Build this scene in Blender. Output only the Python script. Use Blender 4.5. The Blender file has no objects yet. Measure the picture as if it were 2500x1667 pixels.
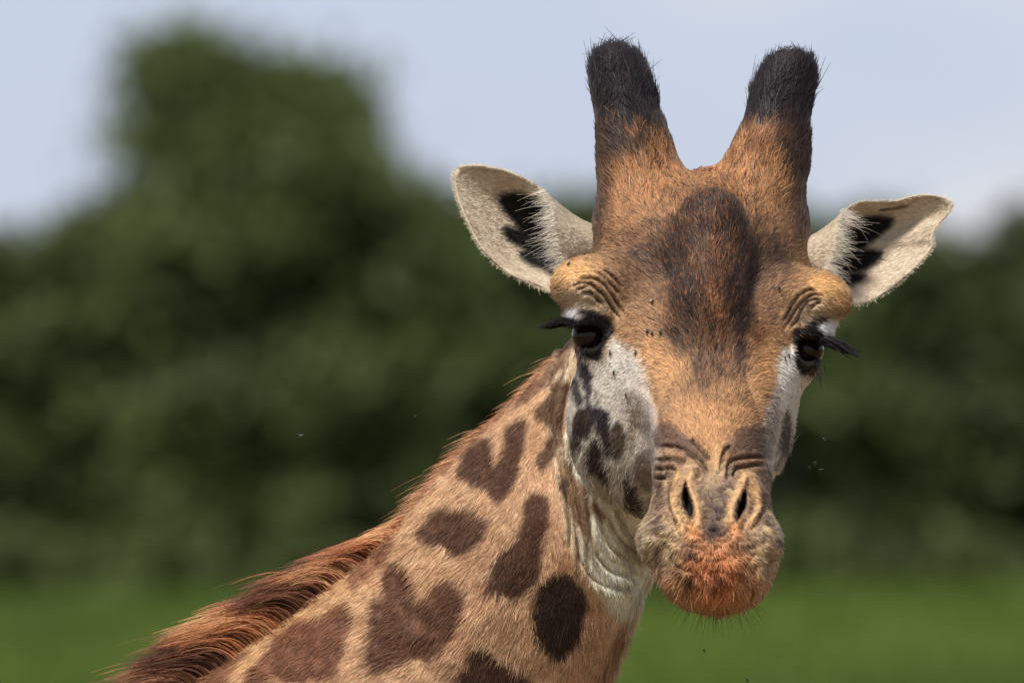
import bpy, math, random
import numpy as np

rng = np.random.default_rng(7)
random.seed(7)
R = math.radians

# ------------------------------------------------------------------ camera, sky, sun, exposure
CAM_H = 4.0           # camera height above the grass (m)
LENS = 500.0
DIST = 14.3           # distance to the eyes (m)
PITCH = 0.0012        # radians, up
K = DIST * 36.0 / LENS / 2500.0      # metres per photo pixel at the eyes
DPX = DIST / K

sc = bpy.context.scene
col = sc.collection
cam_d = bpy.data.cameras.new('camera')
cam_d.sensor_width = 36.0
cam_d.sensor_fit = 'HORIZONTAL'
cam_d.lens = LENS
cam_d.clip_start = 0.5
cam_d.clip_end = 5000.0
cam_d.dof.use_dof = True
cam_d.dof.focus_distance = DIST - 0.05
cam_d.dof.aperture_fstop = 9.5
cam = bpy.data.objects.new('camera', cam_d)
col.objects.link(cam)
cam.location = (0, 0, CAM_H)
cam.rotation_euler = (math.pi / 2 + PITCH, 0, 0)
sc.camera = cam

SUN_EL, SUN_AZ = 53.0, -26.0          # degrees; azimuth from behind the camera (0), negative = left
sun_vec = np.array([math.sin(R(SUN_AZ)) * math.cos(R(SUN_EL)), -math.cos(R(SUN_AZ)) * math.cos(R(SUN_EL)), math.sin(R(SUN_EL))])
world = bpy.data.worlds.new('World')
sc.world = world
world.use_nodes = True
wn, wl = world.node_tree.nodes, world.node_tree.links
wn.clear()
w_out = wn.new('ShaderNodeOutputWorld')
w_sky = wn.new('ShaderNodeTexSky')
w_sky.sky_type = 'NISHITA'
w_sky.sun_disc = False
w_sky.sun_elevation = R(SUN_EL)
w_sky.sun_rotation = math.atan2(sun_vec[0], sun_vec[1])
w_sky.altitude = 1100.0
w_sky.air_density = 1.0
w_sky.dust_density = 0.4
w_sky.ozone_density = 3.0
w_bg = wn.new('ShaderNodeBackground')
w_bg.inputs['Strength'].default_value = 0.0752
# thin high cloud over the whole sky: pale veil with soft brighter patches
w_tc = wn.new('ShaderNodeTexCoord')
w_map = wn.new('ShaderNodeMapping')
w_map.inputs['Scale'].default_value = (1.0, 1.0, 2.2)
w_map.inputs['Location'].default_value = (3.05, 0.0, 0.41)
w_noise = wn.new('ShaderNodeTexNoise')
w_noise.inputs['Scale'].default_value = 14.0
w_noise.inputs['Detail'].default_value = 3.0
w_ramp = wn.new('ShaderNodeValToRGB')
w_ramp.color_ramp.elements[0].position = 0.38
w_ramp.color_ramp.elements[0].color = (5.45, 6.1, 7.85, 1)
w_ramp.color_ramp.elements[1].position = 0.68
w_ramp.color_ramp.elements[1].color = (7.6, 7.6, 8.1, 1)
w_mix = wn.new('ShaderNodeMix')
w_mix.data_type = 'RGBA'
w_mix.inputs['Factor'].default_value = 0.86
wl.new(w_tc.outputs['Generated'], w_map.inputs['Vector'])
wl.new(w_map.outputs['Vector'], w_noise.inputs['Vector'])
wl.new(w_noise.outputs['Fac'], w_ramp.inputs['Fac'])
wl.new(w_sky.outputs['Color'], w_mix.inputs['A'])
wl.new(w_ramp.outputs['Color'], w_mix.inputs['B'])
wl.new(w_mix.outputs['Result'], w_bg.inputs['Color'])
wl.new(w_bg.outputs['Background'], w_out.inputs['Surface'])

sun_d = bpy.data.lights.new('sun', 'SUN')
sun_d.energy = 3.9
sun_d.angle = R(10.0)
sun_d.color = (1.0, 0.955, 0.885)
sun = bpy.data.objects.new('sun', sun_d)
col.objects.link(sun)
from mathutils import Vector
sun.rotation_euler = Vector(sun_vec.tolist()).to_track_quat('Z', 'Y').to_euler()
sun.location = (-5, 0, 20)

sc.view_settings.view_transform = 'Standard'
sc.view_settings.look = 'None'
sc.view_settings.gamma = 1.0
sc.view_settings.exposure = 0.42
sc.view_settings.use_curve_mapping = False
sc.render.engine = 'CYCLES'
sc.cycles.use_denoising = True
sc.cycles.denoiser = 'OPENIMAGEDENOISE'
sc.cycles.use_adaptive_sampling = False
sc.cycles.max_bounces = 10
sc.cycles.diffuse_bounces = 5
sc.cycles.transmission_bounces = 8
sc.cycles.sample_clamp_indirect = 6.0
sc.cycles_curves.shape = 'RIBBONS'
sc.cycles_curves.subdivisions = 2

# ------------------------------------------------------------------ helpers
def lin(c):
    c = np.asarray(c, float) / 255.0
    return np.where(c <= 0.04045, c / 12.92, ((c + 0.055) / 1.055) ** 2.4)

def to_world(P):
    """design space (photo x, depth behind the eyes, photo y; all in photo pixels) -> metres"""
    P = np.asarray(P, float)
    s = (DPX + P[:, 1]) / DPX
    x = (P[:, 0] - 1250.0) * K * s
    u = (833.5 - P[:, 2]) * K * s
    d = DIST + P[:, 1] * K
    ca, sa = math.cos(PITCH), math.sin(PITCH)
    return np.stack([x, d * ca - u * sa, CAM_H + d * sa + u * ca], 1)

def mesh_from(name, V, F, mat=None, smooth=True):
    me = bpy.data.meshes.new(name)
    V = np.asarray(V, np.float32)
    F = np.asarray(F, np.int32)
    n, k = F.shape
    me.vertices.add(len(V))
    me.vertices.foreach_set('co', V.ravel())
    me.loops.add(n * k)
    me.loops.foreach_set('vertex_index', F.ravel())
    me.polygons.add(n)
    me.polygons.foreach_set('loop_start', np.arange(0, n * k, k, dtype=np.int32))
    if smooth:
        me.polygons.foreach_set('use_smooth', np.ones(n, bool))
    me.update(calc_edges=True)
    if mat:
        me.materials.append(mat)
    return me

def link(name, data, parent=None, label=None, cat=None, group=None, kind=None):
    o = bpy.data.objects.new(name, data)
    col.objects.link(o)
    if parent is not None:
        o.parent = parent
    for k_, v_ in (('label', label), ('category', cat), ('group', group), ('kind', kind)):
        if v_:
            o[k_] = v_
    return o

def set_color(me, name, C):
    a = me.attributes.new(name, 'FLOAT_COLOR', 'POINT')
    C4 = np.ones((len(C), 4), np.float32)
    C4[:, :3] = C
    a.data.foreach_set('color', C4.ravel())

def hashf(ix, iy, iz, seed):
    h = (ix.astype(np.int64) * 73856093) ^ (iy.astype(np.int64) * 19349663) ^ (iz.astype(np.int64) * 83492791) ^ (seed * 2654435)
    h &= 0xFFFFFFFF
    h = (h ^ (h >> 16)) * 0x45d9f3b & 0xFFFFFFFF
    h = (h ^ (h >> 16)) * 0x45d9f3b & 0xFFFFFFFF
    h = h ^ (h >> 16)
    return (h & 0xFFFFFF) / float(0xFFFFFF)

def vnoise(P, scale, seed=0):
    """value noise in -1..1; scale = feature size in the points' own unit"""
    Q = P / scale
    i = np.floor(Q).astype(np.int64)
    f = Q - i
    f = f * f * (3 - 2 * f)
    out = 0
    for dx in (0, 1):
        for dy in (0, 1):
            for dz in (0, 1):
                w = (f[:, 0] if dx else 1 - f[:, 0]) * (f[:, 1] if dy else 1 - f[:, 1]) * (f[:, 2] if dz else 1 - f[:, 2])
                out = out + w * hashf(i[:, 0] + dx, i[:, 1] + dy, i[:, 2] + dz, seed)
    return out * 2 - 1

def fbm(P, scale, seed=0, octv=3):
    o, a = 0, 0.57
    for k_ in range(octv):
        o = o + a * vnoise(P, scale / 2 ** k_, seed + k_ * 17)
        a *= 0.5
    return o

def sstep(a, b, x):
    t = np.clip((x - a) / (b - a), 0, 1)
    return t * t * (3 - 2 * t)

def seg_dist(Q, pts, closed=False, width=None):
    """distance of 2D points Q to a polyline (and the parameter 0..1 along it)"""
    pts = np.asarray(pts, float)
    n = len(pts)
    best = np.full(len(Q), 1e9)
    par = np.zeros(len(Q))
    m = n if closed else n - 1
    for i in range(m):
        a, b = pts[i], pts[(i + 1) % n]
        ab = b - a
        t = np.clip(((Q - a) @ ab) / max(ab @ ab, 1e-9), 0, 1)
        d = np.hypot(Q[:, 0] - a[0] - t * ab[0], Q[:, 1] - a[1] - t * ab[1])
        k_ = d < best
        best[k_] = d[k_]
        par[k_] = (i + t[k_]) / m
    return best, par

def smooth_line(pts, n=6, closed=False):
    """Catmull-Rom refinement"""
    p = np.asarray(pts, float)
    if len(p) < 3:
        return p
    if closed:
        ext = np.vstack([p[-1], p, p[0], p[1]])
        m = len(p)
    else:
        ext = np.vstack([2 * p[0] - p[1], p, 2 * p[-1] - p[-2]])
        m = len(p) - 1
    out = []
    for i in range(m):
        a, b, c, d = ext[i], ext[i + 1], ext[i + 2], ext[i + 3]
        for t in np.arange(n) / n:
            out.append(0.5 * (2 * b + (c - a) * t + (2 * a - 5 * b + 4 * c - d) * t * t + (3 * b - a - 3 * c + d) * t ** 3))
    if not closed:
        out.append(p[-1])
    return np.array(out)

def poly_sd(Q, pts):
    """signed distance to a closed polygon, negative inside"""
    pts = np.asarray(pts, float)
    d, _ = seg_dist(Q, pts, closed=True)
    inside = np.zeros(len(Q), bool)
    n = len(pts)
    for i in range(n):
        a, b = pts[i], pts[(i + 1) % n]
        if a[1] == b[1]:
            continue
        c = ((a[1] > Q[:, 1]) != (b[1] > Q[:, 1])) & (Q[:, 0] < (b[0] - a[0]) * (Q[:, 1] - a[1]) / (b[1] - a[1]) + a[0])
        inside ^= c
    return np.where(inside, -d, d)

# ------------------------------------------------------------------ the giraffe's form as one implicit surface
def smin(a, b, k_):
    h = np.clip(0.5 + 0.5 * (b - a) / k_, 0, 1)
    return b * (1 - h) + a * h - k_ * h * (1 - h)

YAW, ROLL = R(6.5), R(3.8)
def ell(P, c, r, rot=True):
    d = P - np.asarray(c, float)
    if rot:
        x, y, z = d[:, 0], d[:, 1], d[:, 2]
        # undo roll (image plane), then yaw
        x1 = x * math.cos(ROLL) + z * math.sin(ROLL)
        z1 = -x * math.sin(ROLL) + z * math.cos(ROLL)
        x2 = x1 * math.cos(YAW) + y * math.sin(YAW)
        y2 = -x1 * math.sin(YAW) + y * math.cos(YAW)
        d = np.stack([x2, y2, z1], 1)
    r = np.asarray(r, float)
    k0 = np.sqrt(((d / r) ** 2).sum(1))
    k1 = np.sqrt(((d / r ** 2) ** 2).sum(1)) + 1e-9
    return k0 * (k0 - 1) / k1

class Loft:
    """solid given by horizontal slices: row, centre x, half width, front depth, back depth, exponent"""
    def __init__(s, rows, yaw=True):
        s.t = np.array(rows, float)
        s.yaw = yaw
    def __call__(s, P):
        t = s.t
        Y = P[:, 2]
        xc, w, yf, yb, n = [np.interp(Y, t[:, 0], t[:, j]) for j in range(1, 6)]
        yc, hb = (yf + yb) / 2, (yb - yf) / 2
        x, y = P[:, 0] - xc, P[:, 1] - yc
        if s.yaw:
            y = y - x * math.tan(YAW)
        w = np.maximum(w, 1.0)
        hb = np.maximum(hb, 1.0)
        f = ((np.abs(x) / w) ** n + (np.abs(y) / hb) ** n) ** (1 / n) - 1
        out = f * np.minimum(w, hb) * 0.8
        over = np.maximum(t[0, 0] - Y, Y - t[-1, 0])
        return np.where(over > 0, np.maximum(out, over), out)

def cap_rows(rows):
    """resample the slice table smoothly so no facet shows"""
    t = np.array(rows, float)
    ys = np.unique(np.concatenate([np.arange(t[0, 0], t[-1, 0], 6.0), t[:, 0]]))
    out = [ys]
    for j in range(1, t.shape[1]):
        # monotone-ish cubic by smoothing the linear interpolation
        v = np.interp(ys, t[:, 0], t[:, j])
        k_ = 5
        vp = np.pad(v, k_, mode='reflect', reflect_type='odd')
        ker = np.hanning(2 * k_ + 3)[1:-1]
        out.append(np.convolve(vp, ker / ker.sum(), mode='valid'))
    return np.stack(out, 1)

FACE = Loft(cap_rows([
    (420, 1716, 8, 190, 230, 2.2), (427, 1716, 60, 175, 260, 2.2), (445, 1716, 130, 150, 330, 2.2), (476, 1716, 200, 112, 400, 2.2), (520, 1710, 236, 75, 430, 2.3),
    (600, 1708, 262, 25, 430, 2.3), (650, 1711, 290, 0, 415, 2.2), (700, 1713, 296, -40, 390, 2.2), (760, 1720, 280, -85, 350, 2.3),
    (830, 1727, 252, -125, 300, 2.4), (900, 1733, 236, -170, 250, 2.3), (960, 1735, 206, -212, 200, 2.3),
    (1000, 1736, 182, -240, 160, 2.4), (1040, 1736, 158, -270, 120, 2.5), (1080, 1736, 146, -300, 70, 2.6),
    (1140, 1736, 143, -345, 10, 2.6), (1200, 1736, 142, -385, -40, 2.5), (1250, 1735, 149, -415, -80, 2.4),
    (1300, 1734, 164, -436, -130, 2.3), (1345, 1737, 163, -447, -170, 2.3), (1400, 1744, 143, -447, -220, 2.2),
    (1440, 1747, 115, -435, -250, 2.2), (1465, 1748, 84, -412, -285, 2.1), (1480, 1748, 50, -390, -315, 2.1), (1488, 1748, 8, -362, -345, 2.0)]))
HORN_L = Loft(cap_rows([
    (116, 1503, 6, 255, 270, 2), (124, 1504, 30, 230, 298, 2), (142, 1506, 52, 206, 318, 2), (170, 1510, 63, 190, 324, 2), (220, 1520, 71, 174, 324, 2.1), (300, 1538, 81, 150, 318, 2.1),
    (400, 1561, 100, 120, 320, 2.1), (480, 1577, 114, 92, 330, 2.2), (560, 1590, 128, 70, 340, 2.2), (640, 1600, 120, 60, 340, 2.2)]))
HORN_R = Loft(cap_rows([
    (134, 1930, 6, 275, 290, 2), (142, 1929, 32, 248, 318, 2), (160, 1927, 53, 224, 336, 2), (190, 1921, 63, 208, 342, 2), (250, 1906, 73, 190, 340, 2.1), (300, 1895, 79, 172, 336, 2.1),
    (350, 1882, 93, 155, 336, 2.1), (400, 1867, 105, 138, 338, 2.1), (480, 1850, 112, 112, 345, 2.2), (560, 1838, 120, 90, 350, 2.2), (640, 1830, 116, 80, 350, 2.2)]))

NECK_U = smooth_line([(1520, 640), (1440, 770), (1385, 838), (1330, 890), (1230, 1000), (1150, 1075), (1071, 1158), (978, 1262), (900, 1342), (816, 1408),
                      (689, 1507), (561, 1596), (463, 1667), (200, 1860), (-400, 2330), (-1300, 3100)], 2)
NECK_L = smooth_line([(1870, 960), (1790, 1130), (1690, 1270), (1600, 1375), (1562, 1440), (1531, 1500), (1500, 1560), (1472, 1620), (1450, 1667),
                      (1370, 1850), (1200, 2230), (900, 2850), (450, 3700), (200, 4400)], 2)
def side_dist(Q, pts, sign):
    best = np.full(len(Q), 1e18)
    sg = np.zeros(len(Q))
    for i in range(len(pts) - 1):
        a, b = pts[i], pts[i + 1]
        ab = b - a
        t = np.clip(((Q - a) @ ab) / (ab @ ab), 0, 1)
        dx, dy = Q[:, 0] - a[0] - t * ab[0], Q[:, 1] - a[1] - t * ab[1]
        d = dx * dx + dy * dy
        k_ = d < best
        best[k_] = d[k_]
        cr = ab[0] * (Q[:, 1] - a[1]) - ab[1] * (Q[:, 0] - a[0])
        sg[k_] = np.sign(cr[k_])
    return np.sqrt(best) * sg * sign

def neck_sdf(P):
    Q = P[:, [0, 2]]
    dU = side_dist(Q, NECK_U, -1.0)
    dL = side_dist(Q, NECK_L, 1.0)
    w = np.maximum((dU + dL) / 2, 40.0)
    a = (dL - dU) / (2 * w)
    along = Q[:, 1] - 0.8 * Q[:, 0]
    yc = np.interp(along, [-700, 0, 400, 1400, 4000], [240, 290, 330, 440, 650])
    ry = np.interp(w, [150, 270, 330, 900], [150, 196, 215, 560])
    b = (P[:, 1] - yc) / ry
    # a little narrower towards the crest than towards the throat
    b = b / (1 - 0.18 * np.clip(a, 0, 1))
    f = (np.sqrt(a * a + b * b) - 1) * np.minimum(w, ry)
    f = np.maximum(f, 0.78 * (along - 4150))
    return np.maximum(np.maximum(f, 790 - P[:, 2] + 0.25 * (P[:, 0] - 1400)), P[:, 0] - 1760)

def head_sdf(P):
    f = FACE(P)
    f = smin(f, ell(P, (1708, 170, 630), (228, 200, 190)), 40)
    f = smin(f, ell(P, (1660, 100, 1010), (275, 205, 262)), 80)            # jaw and cheeks
    f = smin(f, HORN_L(P), 52)
    f = smin(f, HORN_R(P), 52)
    f = smin(f, ell(P, (1735, -20, 600), (98, 92, 134)), 34)                # middle bump on the forehead
    f = smin(f, ell(P, (1730, -90, 740), (88, 60, 120)), 60)
    for (bx, by, bz), (lx, ly, lz) in (((1426, -8, 696), (1442, 0, 768)), ((1998, 34, 729), (1970, 36, 802))):
        f = smin(f, ell(P, (bx, by, bz), (78, 78, 64)), 60)                 # brow bulge
        f = smin(f, ell(P, (lx, ly, lz), (64, 72, 44)), 26)                 # upper lid
    f = smin(f, ell(P, (1500, 20, 690), (95, 66, 56)), 50)                  # brow ridges
    f = smin(f, ell(P, (1925, 40, 722), (95, 66, 56)), 50)
    f = smin(f, ell(P, (1470, 30, 850), (60, 80, 60)), 40)                  # lower lid mounds
    f = smin(f, ell(P, (1950, 60, 880), (44, 80, 50)), 40)
    # lips: side bulges of the muzzle, chin
    f = smin(f, ell(P, (1609, -335, 1312), (46, 84, 56)), 26)
    f = smin(f, ell(P, (1860, -325, 1316), (44, 84, 58)), 26)
    f = smin(f, ell(P, (1746, -402, 1386), (104, 62, 80)), 40)
    return f

def giraffe_sdf(P):
    f = np.full(len(P), 500.0)
    hm = (P[:, 2] < 1530) & (P[:, 0] > 1300)
    f[hm] = head_sdf(P[hm])
    nm = (P[:, 2] > 740) & (P[:, 0] < 1790)
    f[nm] = smin(f[nm], neck_sdf(P[nm]), 18)
    return f

def body_sdf(P):
    f = neck_sdf(P)
    f = smin(f, ell(P, (-1800, 640, 4450), (2050, 800, 1150), False), 300)
    f = smin(f, ell(P, (-700, 640, 3900), (1000, 700, 1000), False), 300)
    for x, y in ((-400, 300), (-400, 1000), (-3250, 330), (-3250, 980)):
        for (x0, z0, r0), (x1, z1, r1) in (((x, 4900, 420), (x - 60, 7600, 190)), ((x - 60, 7600, 190), (x, 10250, 130)), ((x, 10250, 150), (x + 30, 10500, 190))):
            a, b = np.array([x0, y, z0], float), np.array([x1, y, z1], float)
            ab = b - a
            t = np.clip(((P - a) @ ab) / (ab @ ab), 0, 1)
            f = smin(f, np.sqrt(((P - a - t[:, None] * ab) ** 2).sum(1)) - (r0 + (r1 - r0) * t), 120)
    a, b = np.array([-3800, 640, 4200.]), np.array([-4050, 640, 6600.])
    ab = b - a
    t = np.clip(((P - a) @ ab) / (ab @ ab), 0, 1)
    f = smin(f, np.sqrt(((P - a - t[:, None] * ab) ** 2).sum(1)) - (110 - 50 * t), 120)
    return f

def surface_nets(fn, lo, hi, h):
    ax = [np.arange(lo[i], hi[i] + h, h) for i in range(3)]
    n = [len(a) for a in ax]
    G = np.stack(np.meshgrid(*ax, indexing='ij'), -1).reshape(-1, 3)
    val = np.empty(len(G), np.float32)
    for s in range(0, len(G), 400000):
        val[s:s + 400000] = fn(G[s:s + 400000])
    v = val.reshape(n)
    v[0], v[-1] = np.maximum(v[0], 1), np.maximum(v[-1], 1)
    v[:, 0], v[:, -1] = np.maximum(v[:, 0], 1), np.maximum(v[:, -1], 1)
    v[:, :, 0], v[:, :, -1] = np.maximum(v[:, :, 0], 1), np.maximum(v[:, :, -1], 1)
    ins = v < 0
    c = [n[0] - 1, n[1] - 1, n[2] - 1]
    cnt = np.zeros(c, np.int32)
    acc = np.zeros(c + [3])
    corners = [(i, j, k_) for i in (0, 1) for j in (0, 1) for k_ in (0, 1)]
    sub = lambda a, o: a[o[0]:o[0] + c[0], o[1]:o[1] + c[1], o[2]:o[2] + c[2]]
    for o1 in corners:
        for axn in range(3):
            if o1[axn]:
                continue
            o2 = list(o1); o2[axn] = 1
            a_, b_ = sub(v, o1), sub(v, o2)
            m = (a_ < 0) != (b_ < 0)
            t = np.where(m, a_ / np.where(m, a_ - b_, 1), 0)
            cnt += m
            for q in range(3):
                acc[..., q] += np.where(m, o1[q] + (t if q == axn else 0), 0)
    act = cnt > 0
    idx = -np.ones(c, np.int64)
    idx[act] = np.arange(act.sum())
    cell = np.argwhere(act)
    V = (cell + acc[act] / cnt[act][:, None]) * h + np.array(lo)
    quads = []
    for axn in range(3):
        o2 = [0, 0, 0]; o2[axn] = 1
        a_ = ins[:n[0] - o2[0], :n[1] - o2[1], :n[2] - o2[2]]
        b_ = ins[o2[0]:, o2[1]:, o2[2]:]
        e = np.argwhere(a_ != b_)
        u, w = [q for q in range(3) if q != axn]
        ok = (e[:, u] > 0) & (e[:, w] > 0) & (e[:, u] < c[u]) & (e[:, w] < c[w])
        e = e[ok]
        def cid(du, dw):
            q = e.copy(); q[:, u] -= du; q[:, w] -= dw
            return idx[q[:, 0], q[:, 1], q[:, 2]]
        quads.append(np.stack([cid(0, 0), cid(1, 0), cid(1, 1), cid(0, 1)], 1))
    return V, np.vstack(quads)

def grad(fn, P, e=2.0, f=None):
    g = np.empty_like(P)
    f = fn(P) if f is None else f
    for q in range(3):
        d = np.zeros(3); d[q] = e
        g[:, q] = (fn(P + d) - f) / e
    return g

def project(fn, V, it=2, step=30.0):
    for _ in range(it):
        f = fn(V)
        g = grad(fn, V, 2.0, f)
        V = V - np.clip(f / np.maximum((g * g).sum(1), 0.05), -step, step)[:, None] * g
    return V

def orient(fn, V, F, e):
    g = grad(fn, V, e)
    nrm = np.cross(V[F[:, 2]] - V[F[:, 0]], V[F[:, 3]] - V[F[:, 1]])
    # design space is left handed (y points down in the photo): outward there = inward after mapping
    flip = (nrm * g[F].mean(1)).sum(1) > 0
    F = F.copy()
    F[flip] = F[flip][:, ::-1]
    return F

def subdivide(V, F):
    n = len(V)
    E = np.vstack([F[:, [0, 1]], F[:, [1, 2]], F[:, [2, 3]], F[:, [3, 0]]])
    E.sort(axis=1)
    key = E[:, 0].astype(np.int64) * n + E[:, 1]
    uk, inv = np.unique(key, return_inverse=True)
    em = (V[uk // n] + V[uk % n]) / 2
    fm = V[F].mean(1)
    m = len(F)
    e0, e1, e2, e3 = [n + inv[i * m:(i + 1) * m] for i in range(4)]
    fi = n + len(uk) + np.arange(m)
    NF = np.vstack([np.stack([F[:, 0], e0, fi, e3], 1), np.stack([F[:, 1], e1, fi, e0], 1),
                    np.stack([F[:, 2], e2, fi, e1], 1), np.stack([F[:, 3], e3, fi, e2], 1)])
    return np.vstack([V, em, fm]), NF

def relax(V, F, it, lam=0.5):
    E = np.vstack([F[:, [0, 1]], F[:, [1, 2]], F[:, [2, 3]], F[:, [3, 0]]])
    n = len(V)
    deg = np.bincount(E.ravel(), minlength=n)[:, None]
    for _ in range(it):
        S = np.stack([np.bincount(E[:, 0], V[E[:, 1], q], n) + np.bincount(E[:, 1], V[E[:, 0], q], n) for q in range(3)], 1)
        V = V + lam * (S / np.maximum(deg, 1) - V)
    return V

def vertex_normals(V, F):
    n = np.cross(V[F[:, 2]] - V[F[:, 0]], V[F[:, 3]] - V[F[:, 1]])
    out = np.stack([sum(np.bincount(F[:, k_], n[:, q], len(V)) for k_ in range(4)) for q in range(3)], 1)
    return -out / (np.linalg.norm(out, axis=1)[:, None] + 1e-9)     # outward in design space

V, F = surface_nets(giraffe_sdf, (300, -500, 70), (2110, 760, 2040), 17.0)
V = project(giraffe_sdf, V, 2)
V = relax(V, F, 2, 0.4)
V, F = subdivide(V, F)
V = project(giraffe_sdf, relax(V, F, 1, 0.4), 1)
V, F = subdivide(V, F)
V = project(giraffe_sdf, relax(V, F, 1, 0.4), 1)
V = relax(V, F, 4, 0.5)
F = orient(giraffe_sdf, V, F, 3.0)
NV = vertex_normals(V, F)
front = sstep(-0.25, 0.15, -NV[:, 1])          # 1 where the skin faces forward
is_head = head_sdf(V) < neck_sdf(V)

# ------------------------------------------------------------------ creases, folds, nostrils (sculpted into the surface)
BROW_L = [[(1399, 700), (1417, 691), (1431, 691), (1445, 696), (1462, 710), (1475, 722), (1486, 739), (1500, 761), (1514, 780)],
          [(1406, 685), (1428, 678), (1445, 679), (1461, 685), (1478, 699), (1491, 717), (1502, 735), (1516, 755), (1525, 772)],
          [(1455, 661), (1473, 676), (1487, 691), (1499, 704), (1511, 719)],
          [(1472, 653), (1491, 671), (1507, 687), (1519, 703)],
          [(1409, 708), (1422, 703), (1437, 700)],
          [(1422, 715), (1440, 715), (1456, 726), (1473, 743)]]
BROW_R = [[(1912, 787), (1926, 759), (1943, 731), (1959, 716), (1976, 707), (1994, 712)],
          [(1915, 804), (1936, 766), (1953, 742), (1971, 726), (1990, 719), (2008, 724)],
          [(1926, 803), (1947, 779), (1952, 765), (1961, 748), (1975, 735), (1992, 731), (2006, 733)],
          [(1978, 751), (1992, 742), (2005, 740)]]
NOSE_C = [[(1604, 1091), (1642, 1090), (1669, 1098), (1692, 1113), (1711, 1130), (1722, 1146), (1728, 1157)],
          [(1600, 1125), (1636, 1119), (1665, 1124), (1674, 1130)],
          [(1600, 1147), (1636, 1144), (1653, 1149)],
          [(1600, 1168), (1627, 1168)],
          [(1692, 1146), (1703, 1155), (1707, 1169)],
          [(1680, 1069), (1703, 1086), (1722, 1111), (1730, 1127)],
          [(1760, 1157), (1762, 1127), (1770, 1102), (1785, 1090)],
          [(1778, 1172), (1776, 1149), (1781, 1130), (1797, 1121), (1827, 1117), (1868, 1117)],
          [(1787, 1165), (1797, 1146), (1818, 1140), (1868, 1132)]]
RIM_LO = [(1672, 1146), (1657, 1165), (1645, 1195), (1643, 1216), (1647, 1241), (1656, 1266), (1667, 1285), (1676, 1314)]
RIM_LI = [(1682, 1142), (1691, 1157), (1683, 1176), (1685, 1195), (1696, 1222), (1704, 1251), (1706, 1270), (1698, 1293), (1694, 1308)]
HOLE_L = [(1675, 1178), (1667, 1203), (1668, 1232), (1678, 1257), (1692, 1269), (1694, 1250), (1688, 1222), (1680, 1196)]
RIM_RI = [(1808, 1153), (1814, 1165), (1810, 1184), (1802, 1203), (1792, 1226), (1784, 1251), (1783, 1270), (1795, 1289), (1801, 1304)]
RIM_RO = [(1818, 1153), (1832, 1167), (1842, 1190), (1849, 1213), (1852, 1232), (1846, 1255), (1832, 1276), (1821, 1297)]
HOLE_R = [(1819, 1196), (1823, 1222), (1820, 1240), (1810, 1260), (1799, 1272), (1796, 1251), (1802, 1228), (1812, 1205)]
GROOVE = [[(1645, 1175), (1630, 1203), (1632, 1232), (1643, 1264), (1655, 1287)], [(1858, 1200), (1865, 1232), (1857, 1264), (1842, 1289)]]
LIPS = [[(1630, 1331), (1632, 1356), (1645, 1375), (1666, 1387), (1696, 1396)], [(1852, 1380), (1836, 1396), (1819, 1406), (1791, 1419)]]
PHIL = [(1745, 1372), (1746, 1400), (1748, 1438)]
NECK_C = [[(1391, 850), (1375, 920), (1356, 955), (1353, 1025), (1354, 1096)],
          [(1405, 885), (1384, 966), (1372, 1046), (1375, 1117), (1386, 1187), (1402, 1271), (1412, 1341), (1416, 1400)],
          [(1380, 840), (1358, 905), (1340, 950)],
          [(1395, 1060), (1390, 1096), (1398, 1166), (1412, 1236), (1430, 1313), (1440, 1376)],
          [(1426, 1187), (1440, 1253), (1444, 1313), (1458, 1359), (1500, 1395), (1564, 1397)],
          [(1451, 1204), (1465, 1271), (1482, 1324), (1510, 1352), (1553, 1376)],
          [(1482, 1250), (1503, 1303), (1539, 1338), (1570, 1356)],
          [(1505, 1240), (1524, 1281), (1560, 1334)],
          [(1409, 1353), (1448, 1410), (1503, 1426), (1558, 1420)],
          [(1364, 1110), (1372, 1180), (1388, 1260), (1396, 1330)]]
FACE_C = [[(1540, 935), (1575, 950), (1598, 985), (1608, 1030), (1612, 1075)],        # cheek fold beside the nose
          [(1652, 905), (1628, 950), (1606, 1000), (1602, 1040)],
          [(1822, 930), (1842, 975), (1856, 1020), (1866, 1070)]]

def line_mask(Q, pts, w, taper=True):
    pts = smooth_line(pts, 5)
    lo, hi = pts.min(0) - 4 * w, pts.max(0) + 4 * w
    sel = np.where(((Q > lo) & (Q < hi)).all(1))[0]
    out = np.zeros(len(Q))
    if len(sel):
        d, t = seg_dist(Q[sel], pts)
        m = np.exp(-(d / w) ** 2)
        if taper:
            m = m * sstep(0.0, 0.16, t + 0.03) * sstep(0.0, 0.16, 1.03 - t)
        out[sel] = m
    return out

Q0 = V[:, [0, 2]]
disp = np.zeros(len(V))
push = np.zeros(len(V))               # straight back, for the openings
hd = front * is_head
nk = front * (~is_head)
for L in BROW_L + BROW_R:
    m = line_mask(Q0, L, 5.0)
    disp -= 15 * m * hd
    disp += 6.5 * line_mask(Q0, L, 11) * hd
for L in NOSE_C:
    disp -= 16 * line_mask(Q0, L, 5.5) * hd
    disp += 8 * line_mask(Q0, L, 12) * hd
for L in (RIM_LO, RIM_RO):
    disp += 12 * line_mask(Q0, L, 10) * hd
for L in (RIM_LI, RIM_RI):
    disp += 13 * line_mask(Q0, L, 9) * hd
for L in GROOVE:
    disp -= 8 * line_mask(Q0, L, 7) * hd
for L in LIPS:
    disp -= 7 * line_mask(Q0, L, 6) * hd
disp -= 5 * line_mask(Q0, PHIL, 8) * hd
for L in FACE_C:
    disp -= 4 * line_mask(Q0, L, 10) * hd
    disp += 2 * line_mask(Q0, L, 24) * hd
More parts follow.
